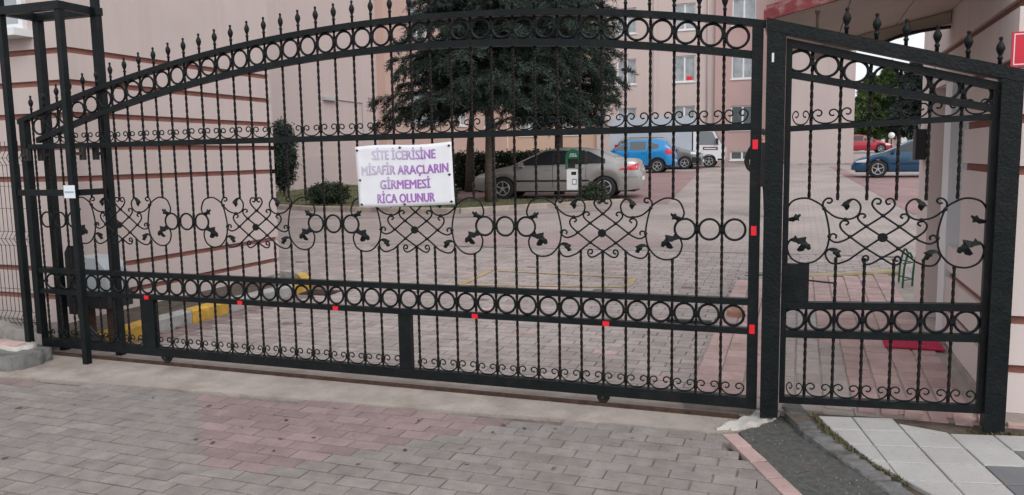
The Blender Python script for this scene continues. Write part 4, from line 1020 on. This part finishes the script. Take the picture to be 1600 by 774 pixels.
car('blue_hatchback', 'bright blue five door hatchback parked tail outwards behind the sedan', 'car', 4.05, 1.74,
    [(2.02, .5), (1.98, .72), (1.75, .88), (1.2, 1.0), (.95, 1.06), (.2, 1.50), (-.3, 1.575), (-1.2, 1.56), (-1.6, 1.50), (-1.88, 1.15), (-1.98, 1.0), (-2.02, .55)],
    [(1.9, .8), (1, 1.02), (0, 1.04), (-1.9, 1.10)], 1.24, -1.25, P_BLUE, (-7.25, 32.7, gz(32.3)), math.pi+.03,
    [(.88, .12, 1.06, lambda x: min(1.44, 1.08+(.88-x)*.55)), (.03, -.72, 1.07, 1.46), (-.80, -1.3, lambda x: 1.08+.2*max(0, (-.95-x)), lambda x: min(1.45, 1.45-.3*(-.8-x)))],
    (.92, .3), (-1.64, -1.86), [(-1.62, -1.98, .86, 1.08)], [(1.9, 1.4, .74, .88)],
    {'patch': [('wheel_arch_trim', -.80, -1.72, lambda x: .305+math.sqrt(max(.0, .355**2-(x+1.25)**2)) if abs(x+1.25) < .355 else .30, lambda x: .305+math.sqrt(max(0, .42**2-(x+1.25)**2)) if abs(x+1.25) < .42 else .33, 'black', (1, -1), .010, 24, 1), ('sill_trim', 1.6, -1.9, .25, .36, 'black', (1, -1), .009, 20, 1), ('door_seam', .075, .065, .35, 1.05, gap, (1, -1), .004, 1, 5), ('door_seam', -.76, -.77, .6, 1.08, gap, (1, -1), .004, 1, 5)], 'handles': [(.2, .92), (-.62, .94)], 'glass': 'greyglass'})
gcar = car('grey_estate', 'dark grey estate car with roof rails, facing right behind the blue hatchback', 'car', 4.45, 1.74,
    [(2.22, .5), (2.18, .72), (1.9, .86), (1.3, 1.0), (1.05, 1.06), (.3, 1.48), (-.3, 1.60), (-1.5, 1.60), (-1.95, 1.55), (-2.12, 1.1), (-2.2, .95), (-2.22, .5)],
    [(2.1, .78), (1, 1.02), (-2.1, 1.05)], 1.38, -1.42, P_GREY, (-6.62, 36.4, gz(36.0)), 0.02,
    [(.9, .1, 1.06, lambda x: min(1.46, 1.08+(.9-x)*.55)), (.02, -.85, 1.07, 1.48), (-.93, -1.85, 1.08, 1.48)], (1.0, .36), (-1.97, -2.1), [(-2.0, -2.2, .9, 1.3)], [(2.17, 1.68, .74, .88)], {'patch': [('bumper', 2.2, 1.75, .32, .6, 'black', (1, -1), .008, 6, 2)], 'handles': [(.2, .92)]})
for s in (1, -1): MB().tube(cr([(.4, s*.56, 1.53), (.2, s*.56, 1.63), (-1.6, s*.56, 1.66), (-1.8, s*.56, 1.60)]), .018, 6).obj('roof_rail', 'chrome', gcar, True)
car('deep_blue_car', 'deep blue car with pale bonnet glare parked right, nose towards the end wall', 'car', 4.1, 1.70,
    [(2.05, .42), (2.02, .58), (1.85, .68), (1.3, .86), (.92, .95), (.1, 1.34), (-.3, 1.41), (-1.1, 1.39), (-1.5, 1.30), (-1.95, 1.0), (-2.05, .55)],
    [(2.0, .6), (1.1, .87), (0, .91), (-1.9, .95)], 1.18, -1.32, P_TEAL, (4.08, 27.4, gz(27.0)), math.pi-.03,
    [(.85, .0, .93, lambda x: min(1.31, .96+(.85-x)*.48)), (-.08, -1.1, .94, lambda x: 1.31-.1*max(0, -.8-x))], (.9, .25), (-1.45, -1.85), [(-1.75, -2.0, .72, .9)], [(1.98, 1.5, .56, lambda x: .60+.1*(1.98-x)/.5)],
    {'patch': [('door_seam', .9, .888, .3, .9, gap, (1, -1), .004, 1, 5), ('side_trim', 1.6, -.9, .48, .52, 'black', (1, -1), .012, 10, 1)], 'handles': [(-.05, .8)]})
car('red_car', 'red car parked far away between the end wall and pines', 'car', 4.1, 1.7,
    [(2.05, .42), (2.02, .58), (1.85, .68), (1.3, .86), (.92, .95), (.1, 1.34), (-.3, 1.41), (-1.1, 1.39), (-1.5, 1.30), (-1.95, 1.0), (-2.05, .55)],
    [(2.0, .6), (1.1, .87), (0, .91), (-1.9, .95)], 1.18, -1.32, P_RED, (4.75, 62.0, gz(62)), 0.05,
    [(.85, .0, .93, lambda x: min(1.31, .96+(.85-x)*.48)), (-.08, -1.1, .94, lambda x: 1.31-.1*max(0, -.8-x))], (.9, .25), (-1.45, -1.85), [(-1.75, -2.0, .72, .9)], [(1.98, 1.5, .56, .68)])
# white light truck with a box body
tk = thing('white_truck', 'white cab-over light truck with pale grey box body facing right', 'truck', (-6.3, 38.2, gz(37.8)), 0.02)
cabp = [(1.25, .34), (2.78, .34), (2.86, .45), (2.86, .98), (2.72, 1.12), (2.28, 1.92), (2.1, 1.99), (1.25, 2.0)]
ra = [(2.06+.37*math.cos(a), .33+.37*math.sin(a)) for a in [math.pi*i/10 for i in range(11)]]
cabp = [(1.25, .34), (1.69, .34)]+[p for p in ra[::-1][1:-1]]+[(2.43, .34), (2.78, .34), (2.86, .45), (2.86, .98), (2.72, 1.12), (2.28, 1.92), (2.1, 1.99), (1.25, 2.0)]
bmx = MB().prism(cabp, -.8, .8).obj('cab', P_WHITE, tk)
for s in (1, -1):
    MB().prism([(1.5, 1.18), (2.55, 1.16), (2.22, 1.84), (1.5, 1.86)], s*.803, s*.812).obj('window', 'screenglass', tk)
    MB().prism([(2.70, .62), (2.862, .62), (2.862, .80), (2.72, .80)], s*.80, s*.815).obj('indicator', 'orange', tk)
    MB().prism([(1.75, .92), (2.5, .90), (2.5, 1.05), (1.75, 1.07)], s*.803, s*.808).obj('door_decal', mat('decal_dark_red', (.10, .02, .02), .5), tk)
    MB().prism([(1.82, .965), (2.42, .95), (2.42, .995), (1.82, 1.015)], s*.8081, s*.810).obj('decal_print', 'white', tk)
    MB().prism([(2.50, .36), (2.76, .36), (2.76, .46), (2.50, .46)], s*.803, s*.81).obj('bumper_vent', 'black', tk)
    MB().box(2.42, 2.52, min(s*.82, s*1.0), max(s*.82, s*1.0), 1.22, 1.5).obj('mirror', 'black', tk)
    for xw in (2.06, -1.6):
        wh = link('wheel', WHEEL, tk, (xw, s*.70, .315), (0, 0, 0 if s < 0 else math.pi)); link('rim', RIM, wh)
MB().quad((2.735, -.72, 1.13), (2.735, .72, 1.13), (2.315, .70, 1.88), (2.315, -.70, 1.88)).obj('windshield', 'screenglass', tk, loc=(.012, 0, .008))
MB().box(-3.15, 1.18, -.92, .92, .72, 2.70).obj('box_body', mat('pale_grey_tarp', (.40, .44, .50), .7, .06, 2), tk)
MB().box(-3.1, 1.24, -.45, .45, .42, .70).obj('chassis', 'black', tk)
MB().box(1.185, 1.245, -.80, .80, .72, 2.0).obj('cab_guard', 'black', tk)

# ------------------------------------------------------------------ person
def skin_mesh(name, V, Ed, Rr, mats, pick, sub=2):
    me = bpy.data.meshes.new(name); me.from_pydata(V, Ed, []); o = bpy.data.objects.new(name, me); C.objects.link(o)
    md = o.modifiers.new('s', 'SKIN'); md.use_smooth_shade = True; ss = o.modifiers.new('d', 'SUBSURF'); ss.levels = sub; ss.render_levels = sub
    for i, r in enumerate(Rr): me.skin_vertices[0].data[i].radius = (r, r) if not isinstance(r, tuple) else r
    me.skin_vertices[0].data[0].use_root = True
    dg = bpy.context.evaluated_depsgraph_get(); dg.update(); out = bpy.data.meshes.new_from_object(o.evaluated_get(dg))
    C.objects.unlink(o); bpy.data.objects.remove(o); bpy.data.meshes.remove(me)
    out.materials.clear()
    for m in mats: out.materials.append(MT[m])
    for p in out.polygons: p.material_index = pick(p.center); p.use_smooth = True
    return out
ps = thing('person', 'person in black coat and dark cap standing behind the gate posts', 'person', (-.535, 12.3, gz(12.3)), 0)
V = [(0, 0, .98), (0, 0, 1.15), (0, .01, 1.32), (0, 0, 1.45), (0, -.01, 1.54), (0, -.02, 1.64), (0, -.02, 1.72)]
Rr = [(.17, .12), (.165, .12), (.19, .13), (.11, .09), (.058, .06), (.085, .105), (.07, .09)]
Ed = [(i, i+1) for i in range(6)]
def chain(st, pts, rr):
    p = st
    for q, r in zip(pts, rr): V.append(q); Rr.append(r); Ed.append((p, len(V)-1)); p = len(V)-1
    return p
for s in (1, -1):
    chain(0, [(s*.10, 0, .88), (s*.11, -.01, .50), (s*.11, .02, .10), (s*.12, -.10, .045), (s*.125, -.17, .035)], [.10, .068, .05, .045, .035])
    if s > 0: wr_ = chain(3, [(s*.19, 0, 1.42), (s*.25, .02, 1.15), (s*.24, -.06, .92), (s*.24, -.08, .86)], [.075, .055, .042, .036]); f0, dr = (s*.24, -.085, .83), (0, -.01, -1)
    else: wr_ = chain(3, [(s*.19, 0, 1.42), (s*.30, .03, 1.14), (s*.235, -.07, .98), (s*.19, -.11, .93)], [.075, .058, .045, .036]); f0, dr = (s*.16, -.125, .91), (-s*-.8, -.1, -.5)
    for k in range(4):
        o = (k-1.5)*.018; L_ = (.07, .085, .08, .06)[k]
        chain(wr_, [(f0[0]+o*.3, f0[1]+o, f0[2]), (f0[0]+dr[0]*L_*.5, f0[1]+o-.005, f0[2]+dr[2]*L_*.5), (f0[0]+dr[0]*L_*.8, f0[1]+o+.008, f0[2]+dr[2]*L_)], [.011, .009, .007])
    chain(wr_, [(f0[0], f0[1]-.035, f0[2]+.02), (f0[0]+dr[0]*.02, f0[1]-.045, f0[2]-.015)], [.011, .009])
V.append((0, -.125, 1.635)); Rr.append(.014); Ed.append((5, len(V)-1))
def pick(c):
    if c.z > 1.525: return 0
    if c.z < .12: return 2
    if abs(c.x) > .12 and c.z < .90 and c.y < -.04 and c.z > .6: return 0
    return 1
link('body', skin_mesh('body', V, Ed, Rr, ['skin', 'cloth', 'black'], pick), ps)
MB().lathe([(.098, 1.675), (.104, 1.70), (.100, 1.74), (.075, 1.785), (.03, 1.805), (.004, 1.808)], (0, -.012, 0), 16).obj('cap', 'cloth', ps, True)
for s in (1, -1):
    MB().lathe([(.002, -.008), (.011, 0), (.002, .008)], (s*.033, -.112, 1.655), 8, 'y').obj('eye', 'black', ps)
    MB().lathe([(.004, -.01), (.02, -.006), (.022, .006), (.004, .01)], (s*.094, -.02, 1.64), 8, 'y').obj('ear', 'skin', ps)
MB().box(-.025, .025, -.118, -.108, 1.585, 1.593).obj('mouth', mat('lips', (.25, .09, .08), .5), ps)
bcoat = MB(); prof = [(.225, .62), (.215, .8), (.195, 1.0), (.195, 1.2), (.20, 1.35), (.15, 1.46), (.085, 1.53)]
n = 18
for r, z in prof: bcoat.v += [(r*math.cos(2*math.pi*j/n), .005+r*.68*math.sin(2*math.pi*j/n), z) for j in range(n)]
for i in range(len(prof)-1):
    for j in range(n): bcoat.face([i*n+j, i*n+(j+1) % n, (i+1)*n+(j+1) % n, (i+1)*n+j])
bcoat.obj('coat', 'cloth', ps, True)

# ------------------------------------------------------------------ green collection box
gb = thing('collection_box', 'green arched stand with white collection box on the grass island', 'collection box', (-5.12, 14.5, gz(14.5)))
MB().tube([(.13, 0, 0), (.13, 0, 1.05)], .035, 8).obj('post', 'greenpaint', gb)
arc = [(.19*math.cos(math.pi*i/10)-.04, 1.25+.19*math.sin(math.pi*i/10)) for i in range(11)]
inn = [(.145*math.cos(math.pi*i/10)-.04, 1.20+.02*math.sin(math.pi*i/10)) for i in range(11)]
MB().prism(arc+[(-.23, .93), (-.19, .93), (-.19, 1.19), (.11, 1.19), (.11, .93), (.15, .93)], -.03, .03).obj('arched_head', 'greenpaint', gb)
for z in (1.30, 1.25): 
    for x in ((-.10, -.06, -.03, .02) if z > 1.28 else (-.12, -.07, -.03, .01, .04)): MB().box(x, x+.028, -.0325, -.0305, z, z+.022).obj('head_print', 'white', gb)
MB().prism([(-.17, .42), (.09, .42), (.09, .93), (-.17, .93)], -.13, .0).obj('white_box', 'white', gb)
MB().box(-.05, .08, -.133, -.131, .79, .87).obj('slot', 'black', gb); o = MB().box(-.03, .085, -.133, -.131, .55, .69).obj('notice', 'greenpaint', gb)
MB().box(-.015, .07, -.1345, -.1332, .57, .67).obj('notice_paper', 'banner', o)
MB().box(-.17, .02, -.02, -.015, .96, 1.08).obj('notice_panel', 'black', gb)
MB().lathe([(.18, -.02), (.17, .03), (.06, .08)], (.1, 0, 0), 10).obj('footing', 'stone', gb)

# ------------------------------------------------------------------ planting
ISL = [(-17.1, 13.75), (-13.2, 13.3), (-11.6, 12.75), (-7.4, 12.5), (-5.6, 14.1), (-4.2, 15.2), (-4.4, 15.6), (-9.4, 15.75), (-10.3, 19), (-17.1, 23)]
b = MB(); b.prism(ISL, 0, .10, 'z')
for i, v in enumerate(b.v): b.v[i] = (v[0], v[1], v[2]+gz(v[1])-.02)
struct(b.obj('grass_island', 'turf'))
kerbline('island_kerb', 'pale concrete kerb around the front of the grass island', [(-17.1, 13.6), (-13.2, 13.15), (-11.6, 12.6), (-7.35, 12.35), (-5.5, 14.0), (-4.05, 15.2)], 1.0, ['concrete'], .13, .12)
b = MB()
for _ in range(14000):
    x, y = random.uniform(-17, -4.2), random.uniform(12.5, 22)
    if not inpoly(x, y, ISL) or noise.noise((x*.8, y*.8, 5)) < -.12: continue
    h = random.uniform(.03, .09); a = random.uniform(0, 6.28); z = gz(y)+.075; k = len(b.v); dx, dy = .012*math.cos(a), .012*math.sin(a)
    b.v += [(x-dx, y-dy, z), (x+dx, y+dy, z), (x+random.gauss(0, .03), y+random.gauss(0, .03), z+h)]; b.face([k, k+1, k+2])
g = b.obj('grass', 'grass', fix=False); stuff(g); tag(g, 'short patchy grass on the island under the cedar', 'grass')

def leafcloud(b, pts, size, n, spread, asp=.45, droop=0.0):
    for p in pts:
        for _ in range(n):
            c = Vector(p)+Vector((random.gauss(0, spread), random.gauss(0, spread), random.gauss(0, spread*.8)))
            d = Vector((random.gauss(0, 1), random.gauss(0, 1), random.gauss(0, .8)-droop)).normalized()*size*random.uniform(.6, 1.3)
            q = d.cross(Vector((random.gauss(0, 1), random.gauss(0, 1), random.gauss(0, 1)))).normalized()*d.length*asp*.5
            k = len(b.v); b.v += [tuple(c-q*.3), tuple(c+d*.5-q), tuple(c+d), tuple(c+d*.5+q)]; b.face([k, k+1, k+2, k+3])
def shell(cx, cy, cz, rx, ry, rz, n, box=False, fill=.75):
    out = []
    while len(out) < n:
        v = Vector((random.uniform(-1, 1), random.uniform(-1, 1), random.uniform(-1, 1)))
        r = max(abs(v.x), abs(v.y), abs(v.z)) if box else v.length
        bump_ = 1+.16*noise.noise((v.x*2.2+cx, v.y*2.2+cy, v.z*2.2))
        if r > bump_ or r < fill*random.random(): continue
        out.append((cx+v.x*rx, cy+v.y*ry, cz+v.z*rz))
    return out
def shrub(name, label, cat, x, y, rx, ry, rz, n=350, m='hedge', size=.09, box=False, stem=True, group=None, z0=.05):
    root = thing(name, label, cat, (x, y, gz(y)), 0, group); b = MB()
    leafcloud(b, shell(0, 0, rz+z0, rx, ry, rz, n, box), size, 9, size*.7); b.obj('foliage', m, root, fix=False)
    if stem:
        b = MB()
        for i in range(5):
            a = random.uniform(0, 6.28); b.tube([(0, 0, 0), (.3*rx*math.cos(a), .3*ry*math.sin(a), rz*.7+z0), (.6*rx*math.cos(a), .6*ry*math.sin(a), rz*1.4+z0)], [.03, .02, .008], 5)
        b.obj('stems', 'bark', root)
    return root
shrub('low_bush', 'low rounded dark green bush on the grass left of the banner', 'bush', -11.95, 13.9, .58, .5, .30, 900, size=.07, group='low bushes on the grass island')
shrub('low_bush', 'small dark bush under the sedan\'s rear wheel', 'bush', -4.72, 14.85, .36, .3, .26, 260, size=.06, group='low bushes on the grass island')
shrub('low_bush', 'dark low bush at the foot of the cedar trunk', 'bush', -8.75, 14.4, .42, .4, .27, 330, size=.06, group='low bushes on the grass island')
shrub('clipped_hedge', 'dark clipped hedge behind the sedan\'s bonnet', 'hedge', -9.3, 20.5, 1.9, .5, .60, 2600, box=True, size=.10)
shrub('tall_shrub', 'tall narrow dark conifer beside the banded wall corner', 'shrub', -15.15, 16.3, .40, .40, 1.12, 1500, m='needle', size=.08, z0=.28)

def conifer(name, label, x, y, H, Rm, zc, m='needle', nb=120, tw=12, lean=(0, 0), trunk_r=.17, seed=1, group=None, dense=12, size=.11, droop=.35, z0=0.0, prof=None, skew=0.0, per=8, wdt=.011, boughs=()):
    random.seed(seed); root = thing(name, label, 'tree', (x, y, gz(y)+z0), 0, group)
    tr_ = [(lean[0]*t*t, lean[1]*t*t, H*t) for t in [i/10 for i in range(11)]]
    tb = MB(); tb.tube([(p[0]+.04*noise.noise((p[2], x, 1)), p[1], p[2]) for p in tr_], [trunk_r*(1.15 if i == 0 else 1-.088*i) for i in range(11)], 10); tb.obj('trunk', 'bark', root, True)
    lb_, fb = MB(), MB()
    for k in range(nb+len(boughs)):
        t = (k+random.random())/nb; z = zc+(H-zc)*t**1.05
        rr = Rm*(prof(t) if prof else (1-t)**.8)*random.uniform(.6, 1.12); a = k*2.399+random.uniform(-.4, .4); rr *= 1+skew*math.cos(a)
        if k >= nb: z, a, rr = boughs[k-nb]; t = .3
        dx, dy = math.cos(a), math.sin(a); dr = droop*rr*random.uniform(.4, 1.3); pts = []
        for i in range(6):
            f = i/5; pts.append(Vector((dx*rr*f+random.gauss(0, .03), dy*rr*f+random.gauss(0, .03), z+.12*rr*f-dr*f*f*f)))
        lb_.tube(pts, [.045*(1-f*.16)*(1-t*.6)*(6-f)/6+.004 for f in range(6)], 4)
        for q in range(tw):
            f = .18+.82*(q+random.random())/tw; i = min(4, int(f*5)); p = pts[i].lerp(pts[i+1], f*5-i)
            sgn = random.choice((1, -1)); ll = rr*.30*(1.15-f)*random.uniform(.6, 1.4)+.14
            td = Vector((dx*.55-dy*sgn*random.uniform(.4, 1), dy*.55+dx*sgn*random.uniform(.4, 1), random.gauss(-.22, .22)))
            m_ = max(3, int(dense*ll/.5))
            for j in range(m_+1):
                c0 = p+td*(ll*j/m_)+Vector((0, 0, -.12*(j/m_)**2))
                for _ in range(per):
                    c = c0+Vector((random.gauss(0, .03), random.gauss(0, .03), random.gauss(0, .025)))
                    d = (td.normalized()*.7+Vector((random.gauss(0, .6), random.gauss(0, .6), random.gauss(0, .5)-.15))).normalized()*size*random.uniform(.6, 1.25)
                    q2 = d.cross(Vector((random.gauss(0, 1), random.gauss(0, 1), random.gauss(0, 1)))).normalized()*wdt
                    k2 = len(fb.v); fb.v += [tuple(c-q2), tuple(c+q2), tuple(c+d+q2*.3), tuple(c+d-q2*.3)]; fb.face([k2, k2+1, k2+2, k2+3])
    lb_.obj('limbs', 'bark', root); fb.obj('crown', m, root, fix=False); random.seed(seed+77); return root
cprof = lambda t: min(1, .75+1.2*t) if t < .2 else max(.06, 1-.9*(t-.2)/.8)
conifer('cedar_tree', 'large dark cedar with drooping branches rising above the sedan', -7.5, 14.75, 9.5, 2.85, 2.65, nb=185, tw=16, seed=5, dense=14, size=.13, trunk_r=.155, prof=cprof, skew=.2, droop=.24, group='cedars around the sedan',
        boughs=[(2.7, 3.2, 3.5), (2.55, 3.0, 3.1), (2.85, 3.45, 3.2), (3.7, 3.1, 2.9), (3.9, 3.35, 2.7), (2.5, 3.3, 2.6), (3.2, 3.6, 2.4), (2.6, 2.8, 2.4), (4.3, 3.0, 2.3)])
conifer('cedar_tree', 'second dark cedar standing behind the large one, right of its trunk', -6.75, 18.6, 9.0, 2.55, 2.2, nb=135, tw=14, seed=9, dense=12, size=.15, trunk_r=.15, prof=cprof, droop=.2, group='cedars around the sedan')
conifer('cedar_tree', 'slim dark conifer with leaning trunk behind the banner\'s right edge', -10.2, 19.6, 7.5, 1.5, 2.9, nb=60, tw=11, seed=21, dense=11, size=.14, lean=(1.4, 0), trunk_r=.12, prof=cprof, group='cedars around the sedan')
conifer('pine_tree', 'dark green pine behind the deep blue car', 9.6, 72, 7.9, 3.6, 1.6, m='needle', nb=120, tw=13, seed=31, dense=8, size=.28, per=6, wdt=.04, prof=cprof, group='trees beyond the end wall')
conifer('pine_tree', 'yellowish green tree beside the plain end wall', 6.0, 73, 6.6, 3.0, 1.5, m='needle2', nb=110, tw=12, seed=33, dense=8, size=.28, per=6, wdt=.04, prof=cprof, group='trees beyond the end wall')
conifer('pine_tree', 'light green tree left of the dark pine, behind the red car', 8.1, 80, 8.4, 3.2, 1.6, m='needle2', nb=100, tw=12, seed=35, dense=8, size=.3, per=6, wdt=.04, prof=cprof, group='trees beyond the end wall')
sl_ = thing('globe_lamp', 'white globe lamp on a thin post beyond the deep blue car', 'lamp', (5.08, 45, gz(45)))
MB().tube([(0, 0, 0), (0, 0, 1.22)], .03, 6).obj('post', 'iron', sl_)
MB().lathe([(.01, -.18), (.10, -.15), (.16, -.08), (.18, 0), (.16, .08), (.10, .15), (.01, .18)], (0, 0, 1.40), 14).obj('globe', 'white', sl_, True)
fbld = thing('far_building', 'low far pink building with pale columns behind the pines', 'building', (10, 88, 1.5))
MB().box(-12, 14, 0, 6, -.5, 3.4).obj('wall', 'rosepink', fbld)
for i in range(13): MB().box(-11.8+2*i, -11.3+2*i, -.5, -.01, -.5, 3.3).obj('column', 'white', fbld)
MB().box(-12.3, 14.3, -.8, 6.3, 3.401, 3.7).obj('roof', 'fascia', fbld)
# fallen leaves on the driveway
random.seed(3)
for i, (x, y) in enumerate([(-2.9, -1.05), (-3.02, -1.3), (-1.95, -1.35), (-2.2, -.95), (-3.9, -.75), (-1.4, -.55), (-2.55, -1.15), (-.95, -1.1), (-4.3, -1.0), (-1.1, -.5)]):
    b = MB(); L_ = random.uniform(.02, .045)
    b.v = [(0, 0, 0), (L_*.4, L_*.25, .004), (L_, 0, .002), (L_*.4, -L_*.25, .003)]; b.face([0, 1, 2, 3])
    o = b.obj('fallen_leaf', 'bark', drive, loc=(x, y, .006)); o.rotation_euler = (0, 0, random.uniform(0, 6))

for i in range(26):
    x, y = random.uniform(-5.0, -.3), random.uniform(-1.9, -.45); b = MB(); L_ = random.uniform(.012, .03); k = random.randint(5, 7)
    b.v = [(L_*math.cos(6.28*q/k)*random.uniform(.5, 1), L_*.6*math.sin(6.28*q/k)*random.uniform(.5, 1), random.uniform(0, .003)) for q in range(k)]; b.face(range(k))
    o = b.obj('fallen_leaf', random.choice(('soil', 'bark', 'stone')), drive, loc=(x, y, .0045)); o.rotation_euler = (0, 0, random.uniform(0, 6))
